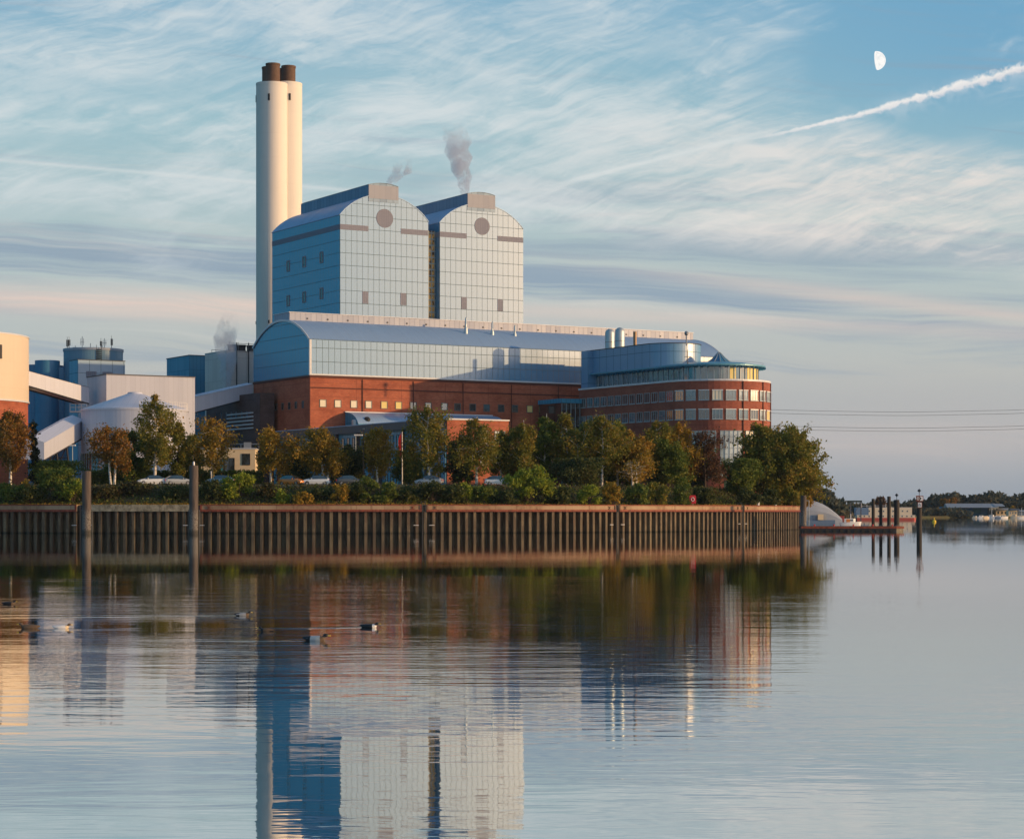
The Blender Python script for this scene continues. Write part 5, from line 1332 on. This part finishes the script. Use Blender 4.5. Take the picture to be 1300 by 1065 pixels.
S('dark low shrub between the two white posts', 975, 3.6, 620, 14, 'leaf_dark', 1.1)
S('olive shrub at the very end of the quay top', 1003, 3.4, 616, 13, 'leaf_birch', 1.1)
# clipped hedge behind the parked cars
p0, p1 = X(112, 340), X(335, 340); t = thing('hedge', 'long clipped green hedge behind the parked cars', 'hedge', (p0, 340, PZ))
L_ = p1-p0; hz_ = Z(597, 340)-PZ; c = np.column_stack([rng.uniform(0, L_, 9000), rng.uniform(-.9, .9, 9000), rng.uniform(0, 1, 9000)**.7*hz_+rng.normal(size=9000)*.08])
leaf_mesh('foliage', 'leaf_green', c, .22, t)
MB().box(.1, L_-.1, -.55, .55, 0, hz_-.35).build('inner_mass', 'leaf_dark', t)
# ground cover
def cover(name, lab, m, s0, s1, n, o0, o1, zs, size):
    ss__ = rng.uniform(s0, s1, n); of_ = rng.uniform(o0, o1, n); out = []
    for a, q in zip(ss__, of_):
        p, d, nn = on_wall(a); x, y = p.x+nn.x*q, p.y+nn.y*q; tt = max(0, min(1, (q-1.6)/11)); z = WT-.12+(PZ-WT+.05)*tt*tt*(3-2*tt)
        out.append((x, y, z+abs(rng.normal())*zs))
    o = leaf_mesh(name, m, out, size); tag(o, lab, 'plants', kind='stuff'); return o
cover('grass', 'dry grass and weeds along the top of the quay wall', 'leaf_lime_dry', 0, s_px(1010), 14000, .9, 3.4, .16, .17) if 'leaf_lime_dry' in MATS else cover('grass', 'dry grass and weeds along the top of the quay wall', 'leaf_orange', 0, s_px(1010), 14000, .95, 3.6, .12, .14)
cover('ground_cover', 'low brambles and leaf litter over the bank above the wall', 'leaf_bramble', 0, s_px(1010), 24000, 3.0, 10.5, .28, .22)
cover('ground_cover', 'patchy green weeds over the bank above the wall', 'leaf_green', 0, s_px(1010), 14000, 2.4, 10.5, .26, .20)

# ------------------------------------------------------------ far shore
def far_trees(name, lab, prof, Y, n, size, m='leaf_far', dep=60):
    pts = []
    for i in range(n):
        k = rng.uniform(0, len(prof)-1); a = int(k); f = k-a; px = prof[a][0]*(1-f)+prof[a+1][0]*f; top = prof[a][1]*(1-f)+prof[a+1][1]*f
        yy = Y+rng.uniform(0, dep); r_ = rng.uniform(2.6, 5.5)*Y/1150; H_ = (Z(top, Y)-1)*rng.uniform(.92, 1.28); x = X(px, yy)
        for q in range(int(rng.integers(3, 6))):
            cc = np.array([x+rng.normal()*r_*.5, yy+rng.normal()*r_*.5, max(1, H_-r_*.8-rng.uniform(0, H_*.5))]); m_ = 60
            dd = rng.normal(size=(m_, 3)); dd /= np.linalg.norm(dd, axis=1, keepdims=True); pts.append(cc+dd*r_*rng.uniform(.5, 1, size=(m_, 1))*np.array([1, 1, .8]))
    c = np.concatenate(pts); c = c[c[:, 2] > .5]
    o = leaf_mesh(name, m, c, size); tag(o, lab, 'trees', kind='stuff'); return o
far_trees('wood', 'distant wooded shore along the right horizon', [(1150, 640), (1165, 635), (1180, 636), (1195, 629), (1210, 627), (1228, 633), (1245, 629), (1262, 627), (1285, 631), (1302, 629), (1330, 630), (1380, 632)], 1190, 300, 2.0)
far_trees('wood', 'lower distant trees behind the shipyard', [(1015, 640), (1040, 642), (1056, 641), (1075, 637), (1098, 637), (1120, 638), (1140, 638), (1165, 640)], 1120, 170, 1.9)
t_ = far_trees('wood', 'dark wooded knoll behind the quay end', [(1000, 612), (1022, 614), (1036, 616), (1046, 624), (1056, 636), (1063, 644)], 720, 130, 1.5)
far_trees('wood', 'low waterside thicket in front of the blue warehouse', [(1168, 645), (1190, 646), (1205, 648), (1214, 651)], 1120, 60, 1.6, dep=10)
def ftree(lab, px, top, hw, Y=1100, m='leaf_russet', dens=.6):
    x = X(px, Y); t = thing('far_tree', lab, 'tree', (x, Y, .8), 0, 'single trees on the far shore'); H_ = Z(top, Y)-.8; r_ = hw*Y/F
    wd = MB(); wd.tube([(0, 0, 0), (0, 0, H_*.8)], [.5, .15], 6); c = []
    for q in range(26):
        e = rng.normal(size=3); e /= np.linalg.norm(e); e *= r_*rng.uniform(.3, .95); e[2] = e[2]*.8+H_*.62; wd.tube([(0, 0, H_*.35), tuple(e)], [.2, .05], 4, caps=False); c.append(e+rng.normal(size=(int(60*dens), 3))*r_*.16)
    wd.build('trunk', 'bark_dark', t); leaf_mesh('crown', m, np.concatenate(c), 1.1, t)
ftree('isolated bare brown round tree behind the houseboat', 1117, 627, 8, 1050, 'leaf_copper', .5)
ftree('reddish tree top sticking out of the far wood, left of the blue warehouse', 1200, 627, 6, 1150, 'leaf_russet')
ftree('orange-brown far tree beside the reddish one', 1210, 626, 6, 1152, 'leaf_russet')
ftree('small golden round tree among the marina sheds', 1285, 642, 4, 1130, 'leaf_orange')

# blue warehouse
Yw = 1150; t = thing('warehouse', 'long blue warehouse with a grey pitched roof on the far shore', 'warehouse', (X(1225, Yw), Yw, .9), R(-4)); q = Yw/F
MB().box(-27*q, 33*q, 0, 20, 0, (652-643)*q+1).build('wall', 'warehouse_blue', t)
zt = 10*q+.2; MB().sweep([(0, 0), (20, 0), (10, 2.2)], -28*q, 34*q).build('roof', 'roof_grey', t, (0, 0, zt), (0, 0, -PI/2)).scale = (1, 1, 1)
MB().box(10*q, 20*q, -.2, -.02, 1.5, 5).build('door', 'teal', t); MB().box(-8*q, 6*q, -.2, -.02, 4, 4.8).build('window_strip', 'frame_pale', t)
def shed(lab, px, Y, w_, h_, d_, wallm, roofm, name='shed', cat='shed'):
    t = thing(name, lab, cat, (X(px, Y), Y, .85)); MB().box(-w_/2, w_/2, 0, d_, 0, h_).build('wall', wallm, t)
    MB().sweep([(-.2, 0), (d_+.2, 0), (d_/2, h_*.3)], -w_/2-.2, w_/2+.2).build('roof', roofm, t, (0, 0, h_+.02), (0, 0, -PI/2))
    for k in range(3): MB().box(-w_*.35+k*w_*.3, -w_*.35+k*w_*.3+w_*.12, -.06, -.02, h_*.35, h_*.75).build('window', 'glass_dark', t)
    return t
shed('grey gabled shed touching the right end of the blue warehouse', 1262, 1145, 5, 5.0, 14, 'frame_pale', 'roof_grey')
shed('low cream shed right of the blue warehouse', 1272, 1140, 6.5, 3.2, 6, 'cream_render', 'roof_grey')
shed('cream boathouse near the right edge of the far shore', 1286, 1120, 4.5, 3.0, 6, 'cream_render', 'fascia')
shed('small white house on the far shore just right of the channel post', 1176, 1130, 3, 2.4, 5, 'white_paint', 'roof_grey')
shed('long low white building left of the blue warehouse', 1184, 1135, 6, 1.7, 5, 'frame_pale', 'roof_grey')
shed('grey shed at the far right edge of the shore', 1297, 1125, 4, 2.4, 6, 'hull_blue', 'roof_grey')
t = thing('church_spire', 'tiny white spire above the far trees left of the warehouse', 'spire', (X(1204.5, 1200), 1200, .9)); MB().box(-1, 1, -1, 1, 0, 8).build('tower', 'white_paint', t)
MB().lathe(0, 0, [(1.3, 8), (.1, 12.5), (0, 12.6)], 8).build('spire', 'white_paint', t)

def boat(lab, px, Y, L, h_, hullm, cabm, mast=0, cab=True, name='motor_boat', yaw=0, grp='boats moored on the far shore'):
    t = thing(name, lab, 'boat', (X(px, Y), Y, 0), yaw, grp); b = MB(); n = 10; top = []; bot = []
    for i in range(n+1):
        f = i/n; w_ = L*.15*math.sin(PI*min(1, .18+f*.82))**.6; top.append((f*L-L/2, w_)); bot.append((f*L*.9-L*.46, w_*.6))
    for sg in (1, -1):
        for i in range(n):
            q = [(bot[i][0], sg*bot[i][1], -.2), (bot[i+1][0], sg*bot[i+1][1], -.2), (top[i+1][0], sg*top[i+1][1], h_*(1+.25*(i+1)/n)), (top[i][0], sg*top[i][1], h_*(1+.25*i/n))]
            b.poly(q if sg < 0 else q[::-1])
    for i in range(n): b.poly([(top[i][0], -top[i][1], h_*(1+.25*i/n)-.05), (top[i+1][0], -top[i+1][1], h_*(1+.25*(i+1)/n)-.05), (top[i+1][0], top[i+1][1], h_*(1+.25*(i+1)/n)-.05), (top[i][0], top[i][1], h_*(1+.25*i/n)-.05)])
    b.poly([(top[0][0], top[0][1], h_), (top[0][0], -top[0][1], h_), (bot[0][0], -bot[0][1], -.2), (bot[0][0], bot[0][1], -.2)]); b.build('hull', hullm, t)
    if cab:
        c = MB(); c.prism([(-L*.3, -L*.09), (L*.12, -L*.09), (L*.22, 0), (L*.12, L*.09), (-L*.3, L*.09)], h_*.95, h_*1.9).build('cabin', cabm, t)
        MB().box(-L*.22, L*.10, -L*.095, -L*.09-.005, h_*1.35, h_*1.7).build('window', 'glass_dark', t)
    if mast: MB().tube([(0, 0, h_), (0, 0, mast)], .08, 6).build('mast', 'white_paint', t)
    return t
for i, (px, Y, L, h_, hm, cm_, ms, lab) in enumerate(((1238, 1040, 4, .8, 'hull_cream', 'white_paint', 0, 'leftmost cream boat of the marina below the blue warehouse'),
    (1246, 1030, 5, 1.0, 'white_paint', 'white_paint', 0, 'white cabin boat second from the left in the marina'), (1252, 1020, 4.5, .9, 'hull_cream', 'hull_cream', 0, 'cream boat beside the white cabin boat'),
    (1259, 1035, 6, 1.2, 'white_paint', 'white_paint', 6, 'larger white yacht with a mast in the marina'), (1268, 1030, 5, 1.0, 'hull_blue', 'white_paint', 0, 'blue-hulled boat in the middle of the marina'),
    (1275, 1025, 5.5, 1.1, 'white_paint', 'frame_pale', 0, 'white boat with a pale wheelhouse right of the blue-hulled one'), (1288, 1030, 5, 1.3, 'hull_cream', 'hull_cream', 0, 'tall cream houseboat near the right edge'),
    (1297, 1020, 5, 1.0, 'white_paint', 'hull_cream', 5, 'white boat cut by the right edge of the view'))):
    boat(lab, px, Y, L*.8, h_*.7, hm, cm_, ms, yaw=R(15*(i % 3)-10))
# accommodation ship
Yh = 800; q = Yh/F; t = thing('accommodation_ship', 'long cream two-storey accommodation ship with red waterline and blue-grey forward block', 'ship', (X(1088, Yh), Yh, 0))
Lh = 76*q; b = MB(); b.prism([(0, 0), (Lh-1, 0), (Lh, 2), (Lh-1, 5), (0, 5), (-.8, 2.5)], -.3, .85).build('hull', 'hull_red', t)
z1 = Z(655.2, Yh); z2 = Z(646.8, Yh)
MB().box(.1, Lh-.6, .15, 4.9, .855, z1+.4).build('lower_deck', 'hull_cream', t); MB().box(15*q, Lh-6*q, .3, 4.7, z1+.45, z2+.7).build('upper_deck', 'hull_cream', t)
MB().box(-1*q, 15*q-.05, .3, 4.7, z1+.45, z2+.75).build('forward_block', 'hull_blue', t)
MB().box(-.1, Lh-.4, .0, 5.0, z1+.40, z1+.45).build('deck_edge', 'white_paint', t); MB().box(15*q-.1, Lh-6*q+.1, .2, 4.8, z2+.7, z2+.82).build('roof', 'white_paint', t)
k = 0
for row, (xa, xb_, yy, zz) in enumerate(((1.0, Lh-1.2, .15, (z1+1.2)/2+.1), (16*q, Lh-7*q, .3, (z1+z2)/2+.65))):
    x = xa
    while x < xb_: MB().box(-.22, .22, -.05, -.003, -.3, .3).build('window', 'glass_dark', t, (x, yy, zz)); x += 1.75
b = MB(); 
for xx in (2, 4, 7, 11): b.tube([(xx, 2, z2+.7), (xx, 2, z2+1.6+.3*(xx % 3))], .07, 5)
b.tube([(2, 2, z2+1.3), (11, 2, z2+1.5)], .05, 5); b.build('railing', 'white_paint', t)
# big pale hull / slipway tent at the quay end
Yd = 560; q = Yd/F; t = thing('laid_up_hull', 'large pale grey rounded hull with a plain curved back behind the quay end', 'ship hull', (X(1020, Yd), Yd, 0)); b = MB(); n = 16; xs_ = np.linspace(0, 50*q, n)
def hp(f): return (Z(639, Yd)*(1-(max(0, f-.1)/.95)**2.1)+.9)
for i in range(n-1):
    f0, f1 = i/(n-1), (i+1)/(n-1); za, zb_ = hp(f0), hp(f1); m_ = 8
    for k in range(m_):
        t0, t1 = PI*k/m_, PI*(k+1)/m_
        def rp(x, zz, th): return (x, 4-4*math.cos(th)*.9, zz*math.sin(th)**.6 if th not in (0,) else -.1)
        b.poly([rp(xs_[i], za, t0+1e-4), rp(xs_[i+1], zb_, t0+1e-4), rp(xs_[i+1], zb_, min(t1, PI-1e-4)), rp(xs_[i], za, min(t1, PI-1e-4))])
b.build('shell', 'grey_hull', t, smooth=50)
MB().box(2*q, 40*q, -.25, .3, -.1, .9).build('waterline_band', 'hull_blue', t)
b = MB()
for k in range(6): b.box(k*5*q+3*q, k*5*q+3.4*q, .0, .3, .95, 2.2)
b.build('fender', 'frame_pale', t)
MB().box(18*q, 25*q, -.6, .2, .92, 2.4).build('deckhouse', 'cream_render', t)
for px, w_, h_, m_, lab in ((1066, 2.6, 1.6, 'hull_red', 'red-brown container on the yard edge between the grey hull and the tug'), (1058, 2.4, 1.2, 'hull_blue', 'blue container beside the red-brown one')):
    Yc_ = 600; t = thing('container', lab, 'container', (X(px, Yc_), Yc_, 0)); MB().box(-w_/2, w_/2, 0, 2, .3, .3+h_).build('box', m_, t)
    b = MB()
    for k in range(7): b.box(-w_/2+k*w_/7+.05, -w_/2+k*w_/7+.15, -.04, -.005, .35, .25+h_)
    b.build('rib', m_, t); MB().box(-w_/2-.1, w_/2+.1, -.2, 2.1, -.3, .295).build('float', 'deck_wood', t)
# gantry in the yard
Yg_ = 640; q = Yg_/F; t = thing('yard_gantry', 'dark green dock gantry standing left of the accommodation ship', 'gantry', (X(1080, Yg_), Yg_, 0)); zt = Z(637.5, Yg_); b = MB()
for px in (1080, 1093): b.box((px-1080)*q-.15, (px-1080)*q+.15, 0, .3, -.3, zt)
b.build('leg', 'fascia', t); MB().box(-1, 14.5*q, 0, .35, zt, zt+.5).build('beam', 'leaf_conifer', t)
b = MB(); b.tube([(0, .2, .6), (13*q, .2, zt-.2)], .07, 5); b.build('brace', 'fascia', t)
boat('small white work boat with an orange-striped wheelhouse lying behind the floating pontoon', 1080, 420, 4.2, .9, 'white_paint', 'white_paint', 2.6, name='work_boat', grp=None)
t = bpy.data.objects['work_boat']; MB().box(-.9, -.2, -.42, -.39, .9, 1.6).build('orange_panel', 'paint_orange', t)

# ------------------------------------------------------------ pontoon, piles, beacon, buoy
Yp = 334; q = Yp/F; L_ = 130*q; t = thing('floating_pontoon', 'long low floating pontoon with red steel edge reaching right from the quay end', 'pontoon', (X(1018, Yp), Yp, 0))
MB().prism([(0, 0), (L_-1.2, 0), (L_, .8), (L_, 2.2), (L_-.8, 3.0), (0, 3.0)], -.4, .42).build('float', 'black_paint', t)
MB().prism([(-.1, -.1), (L_-1.2, -.1), (L_+.12, .75), (L_+.12, 2.3), (L_-.75, 3.1), (-.1, 3.1)], .42, .75).build('deck_edge', 'rust_red', t)
MB().prism([(0, 0), (L_-1.3, 0), (L_-.1, .9), (L_-.1, 2.1), (L_-.9, 2.95), (0, 2.95)], .753, .80).build('deck', 'deck_wood', t)
b = MB(); k = .6
while k < L_-1: b.tube([(k, -.12, .05), (k+.01, -.32, .05)], .26, 10); k += 1.1
b.build('tyre_fender', 'tyre', t)
b = MB()
for k in (2, 5, 8, 11, 14): b.lathe(k, .4, [(.12, .8), (.1, .95), (.17, 1.05), (0, 1.08)], 10)
b.build('cleat', 'red_paint', t)
for px, top, w_, Y, lab in ((1020, 629, 7.5, 332.5, 'thick dark pile at the quay end holding the pontoon'), (1108.6, 633, 4.2, 336.6, 'first thin pile of the pontoon row, left of the others'), (1118.2, 632, 4.2, 337.6, 'second thin pile of the pontoon row'),
                            (1128.6, 630, 4.6, 336.6, 'tallest thin pile of the pontoon row, left of the topmarked one'), (1138.4, 634.3, 7.0, 336.9, 'thick pile with a black diamond topmark at the pontoon')):
    Y += 2; t = thing('mooring_pile', lab, 'mooring pile', (X(px, Y), Y, 0), 0, 'piles along the pontoon'); r_ = w_/2*Y/F; zt = Z(top, Y)
    MB().lathe(0, 0, [(r_, -2), (r_, zt-.08), (r_*.85, zt), (0, zt)], 20).build('pile', 'steel_dolphin' if px < 1050 else 'dark_pile', t, smooth=40)
    MB().lathe(0, 0, [(r_+.05, .75), (r_+.09, .85), (r_+.05, .95)], 16).build('collar', 'ladder_steel', t)
    if 1135 < px: MB().tube([(0, 0, zt), (0, 0, zt+.5)], .04, 6).build('topmark_rod', 'black_paint', t); MB().lathe(0, 0, [(0, zt+.42), (.28, zt+.72), (0, zt+1.02)], 4).build('diamond', 'black_paint', t)
x, y = X(1013.5, 368), 368-.4; t = thing('gangway_gate', 'small pale steel access frame at the quay end corner', 'gate', (x+.6, y-1, 0)); b = MB()
for dx_ in (0, 1.0): b.tube([(dx_, 0, -.5), (dx_, 0, 4.9)], .07, 6)
for zz in (1.5, 3.0, 4.9): b.tube([(0, 0, zz), (1.0, 0, zz)], .06, 6)
b.build('frame', 'frame_pale', t); b = MB()
for k in range(8): b.tube([(.15+k*.1, 0, 1.5), (.15+k*.1, 0, 3.0)], .02, 4)
b.build('bar', 'frame_pale', t)
# channel beacon post with signs
Y = 300; q = Y/F; t = thing('beacon_post', 'black channel post with red-bordered sign boards and diamond topmark, alone in the water', 'beacon', (X(1167, Y), Y, 0)); zt = Z(645, Y); r_ = 3.4*q
MB().lathe(0, 0, [(r_, -2), (r_, zt), (0, zt)], 20).build('post', 'dark_pile', t, smooth=40)
z0, z1 = Z(636.3, Y), Z(629.2, Y); MB().box(-4.7*q, 4.5*q, -.42, -.34, z0, z1).build('upper_board', 'rust_red', t)
up = t.children[-1] if len(t.children) else None
ub = [c for c in bpy.data.objects if c.parent == t and c.name.startswith('upper_board')][0]
MB().box(.25*q, 3.7*q, -.445, -.425, z0+.09, z1-.09).build('white_field', 'white_paint', ub)
b = MB(); zm_ = (z0+z1)/2; b.poly([(.1*q, -.455, zm_-.22), (2.3*q, -.455, zm_), (.1*q, -.455, zm_+.22)]); b.build('arrow', 'black_paint', ub)
b = MB(); b.tube([(-2.3*q+1.4*q*math.cos(a), -.44, zm_+1.9*q*math.sin(a)) for a in np.linspace(0, 2*PI, 14)], .035, 5); b.tube([(-3.4*q, -.44, zm_), (-.9*q, -.44, zm_)], .03, 5); b.build('symbol', 'white_paint', ub)
z0, z1 = Z(644.5, Y), Z(637.3, Y); MB().box(-3.0*q, 3.0*q, -.42, -.34, z0, z1).build('lower_board', 'rust_red', t)
lb = [c for c in bpy.data.objects if c.parent == t and c.name.startswith('lower_board')][0]
MB().box(-2.3*q, 2.3*q, -.445, -.425, z0+.08, z1-.08).build('white_field', 'white_paint', lb)
b = MB(); zc_ = (z0+z1)/2
for zz in (zc_+.05, zc_-.2): b.box(-1.5*q, 1.5*q, -.46, -.447, zz, zz+.05)
b.tube([(-1.5*q, -.455, zc_-.15), (-.2*q, -.455, zc_+.2), (1.3*q, -.455, zc_-.12)], .03, 4); b.build('symbol', 'black_paint', lb)
MB().tube([(0, 0, zt), (0, 0, Z(623, Y))], .04, 6).build('topmark_rod', 'black_paint', t); zd = Z(625.3, Y); MB().lathe(0, 0, [(0, zd), (.27, zd+.27), (0, zd+.54)], 4).build('diamond', 'black_paint', t)
Y = 640; t = thing('buoy', 'small yellow buoy on the open water right of the channel post', 'buoy', (X(1186, Y), Y, 0))
MB().lathe(0, 0, [(0, -.3), (.55, -.1), (.6, .35), (.35, .6), (.12, .7), (.08, 1.0), (0, 1.02)], 16).build('float', 'yellow_paint', t); MB().lathe(0, 0, [(.1, 1.0), (.26, 1.15), (.1, 1.3), (0, 1.31)], 10).build('topmark', 'yellow_paint', t)

# ------------------------------------------------------------ ducks
def duck(lab, px, py, L, yaw, mats):
    L *= .88
    Y = F*CH/(py-HY); t = thing('duck', lab, 'duck', (X(px, Y), Y, 0), yaw, 'ducks swimming on the basin'); b = MB()
    # rings along the spine: tail, body, breast, neck, head
    R_ = [(-.50, .10, .012, 0), (-.44, .095, .05, 0), (-.34, .07, .10, 0), (-.20, .05, .14, 1), (0.0, .045, .155, 1), (.14, .05, .145, 2), (.22, .085, .110, 2), (.25, .125, .080, 3), (.265, .155, .070, 3), (.30, .185, .074, 3), (.345, .190, .066, 3), (.38, .182, .040, 3), (.395, .178, .012, 3)]
    n = 12; rings = []
    for i, (x, z, r_, k) in enumerate(R_):
        p = R_[max(0, i-1)]; q = R_[min(len(R_)-1, i+1)]; d = Vector((q[0]-p[0], 0, q[1]-p[1])).normalized(); up = Vector((-d.z, 0, d.x))
        rings.append([tuple((Vector((x, 0, z))+up*r_*math.cos(2*PI*j/n)*.8+Vector((0, 1, 0))*r_*math.sin(2*PI*j/n)*1.05)*L) for j in range(n)])
    for i in range(len(rings)-1):
        b.k = R_[i][3]
        for j in range(n): b.poly([rings[i][j], rings[i][(j+1) % n], rings[i+1][(j+1) % n], rings[i+1][j]])
    b.k = 0; b.poly(rings[0]); b.k = 3; b.poly(rings[-1][::-1])
    b.build('body', mats, t, smooth=70)
    bl = MB(); bl.prism([(.385*L, -.022*L), (.47*L, -.02*L), (.48*L, 0), (.47*L, .02*L), (.385*L, .022*L)], .158*L, .185*L).build('bill', 'yellow_paint', t)
    for s_ in (-1, 1): w_ = MB(); w_.lathe(0, 0, [(0, -.10), (.05, -.07), (.065, 0), (.05, .07), (.015, .16), (0, .17)], 10).build('wing', mats[1], t, (-.06*L, s_*.10*L, .075*L), (0, -PI/2, 0)).scale = (.6, .45, 1.1)
BR, GY, DK, WH_ = 'bark_brown', 'roof_grey', 'black_paint', 'white_paint'
duck('grey and white drake with a dark head, largest of the ducks, facing right', 402, 813, .78, R(-8), [DK, 'frame_pale', BR, DK])
duck('black duck with a white breast facing right, rightmost of the ducks', 470, 796.5, .66, R(-15), [DK, DK, WH_, DK])
duck('dark grey duck at the head of a long wake', 309, 781.5, .62, R(5), [DK, GY, BR, DK])
duck('small dark duck low in the water left of the largest drake', 338, 801, .55, R(175), [DK, BR, DK, DK])
duck('white-bodied duck near the left side', 79.5, 797.5, .60, R(10), [WH_, WH_, 'cream_render', BR])
duck('brown duck left of the white-bodied one', 36, 797.5, .70, R(180), [BR, BR, BR, BR])
duck('dark duck at the very left edge, highest of the ducks', 12, 767, .6, R(0), [DK, DK, BR, DK])

# ------------------------------------------------------------ power lines, steam, contrail, moon
def wire(lab, Y, pts):
    t = thing('power_line', lab, 'power line', (X(900, Y), Y, 0), 0, 'overhead lines on the right'); o_ = Vector((X(900, Y), Y, 0)); P = []
    for px, py in pts: P.append(Vector((X(px, Y), Y, Z(py, Y)))-o_)
    C_ = catmull([Vector((p.x, p.z)) for p in P], 8); MB().tube([(c.x, 0, c.y) for c in C_], .075, 5).build('cable', 'wire_grey', t)
wp_ = ((700, 504), (850, 515), (980, 520), (1060, 522), (1150, 523), (1240, 521.5), (1300, 520), (1420, 514), (1600, 500))
for dy_, lab in ((0, 'uppermost overhead cable of four'), (4.5, 'second overhead cable, just under the top one'), (20.5, 'third overhead cable, upper of the lower pair'), (24.5, 'lowest overhead cable of four')):
    wire(lab, 950, [(a, b_+dy_+(a > 2000)) for a, b_ in wp_])
def plume(name, lab, Y, path, dens, col):
    t0 = path[0]; ox, oz = X(t0[0], Y), Z(t0[1], Y); b = MB(); P = []; rs = []
    for px, py, w_ in path: P.append((X(px, Y)-ox, 0, Z(py, Y)-oz)); rs.append(w_*Y/F)
    b.tube(P, rs, 14); hh = P[-1][2]; nm = 'steam_'+name; mat(nm, steamb(dens, col, hh, 1, .42)); o = b.build('steam_plume', nm, None, (ox, Y, oz)); tag(o, lab, 'steam'); return o
plume('a', 'small wisp of steam drifting right above the left boiler house', 483, [(492, 238, 4), (496, 231, 6), (503, 224, 7), (506, 217, 10), (515, 211, 13), (518, 204, 11), (516, 197, 6)], .42, (.74, .78, .86))
plume('b', 'tall mauve steam plume above the right boiler house', 497, [(591, 248, 5), (589, 238, 8), (590, 226, 10), (584, 215, 12), (586, 203, 15), (579, 192, 16), (583, 181, 17), (577, 170, 17), (573, 160, 13), (569, 150, 6)], .46, (.72, .75, .84))
plume('c', 'bluish steam plume between the blue box building and the cooling cells', 474, [(288, 494, 5), (287, 475, 9), (291, 460, 11), (287, 445, 14), (285, 430, 15), (290, 415, 14), (292, 400, 12), (300, 385, 6)], .42, (.78, .84, .92))
# half moon: the sunlit half of a far sphere
Ym = 40000; rm = 11.9*Ym/F; b = MB(); nu, nv = 14, 28
def mp(i, j): th = PI*i/nv; ph = -PI/2+PI*j/nu; return (rm*math.sin(th)*math.cos(ph), rm*math.sin(th)*math.sin(ph), rm*math.cos(th))
for i in range(nv):
    for j in range(nu): b.poly([mp(i, j), mp(i+1, j), mp(i+1, j+1), mp(i, j+1)])
def moonm(t, o):
    n = noise(t, tc(t), .012, 4, .6); e = t.nodes.new('ShaderNodeEmission'); c = mixc(t, n.ss(.45, .62), (1.0, .98, .95), (.84, .86, .86)); t.links.new(c.s, e.inputs[0]); t.links.new(e.outputs[0], o.inputs[0])
mat('moon_surface', moonm); o = b.build('moon', 'moon_surface', None, (X(1112.5, Ym), Ym, Z(77.5, Ym)), (0, R(-8), 0), smooth=80); tag(o, 'pale half moon in the upper right of the sky', 'moon')

# evening haze: one closed box round the scene
b = MB().box(-1500, 1500, -60, 5000, -1.0, 135); hz = b.build('haze', 'haze_air'); hz['kind'] = 'stuff'; hz['label'] = 'thin bluish evening haze over the harbour'
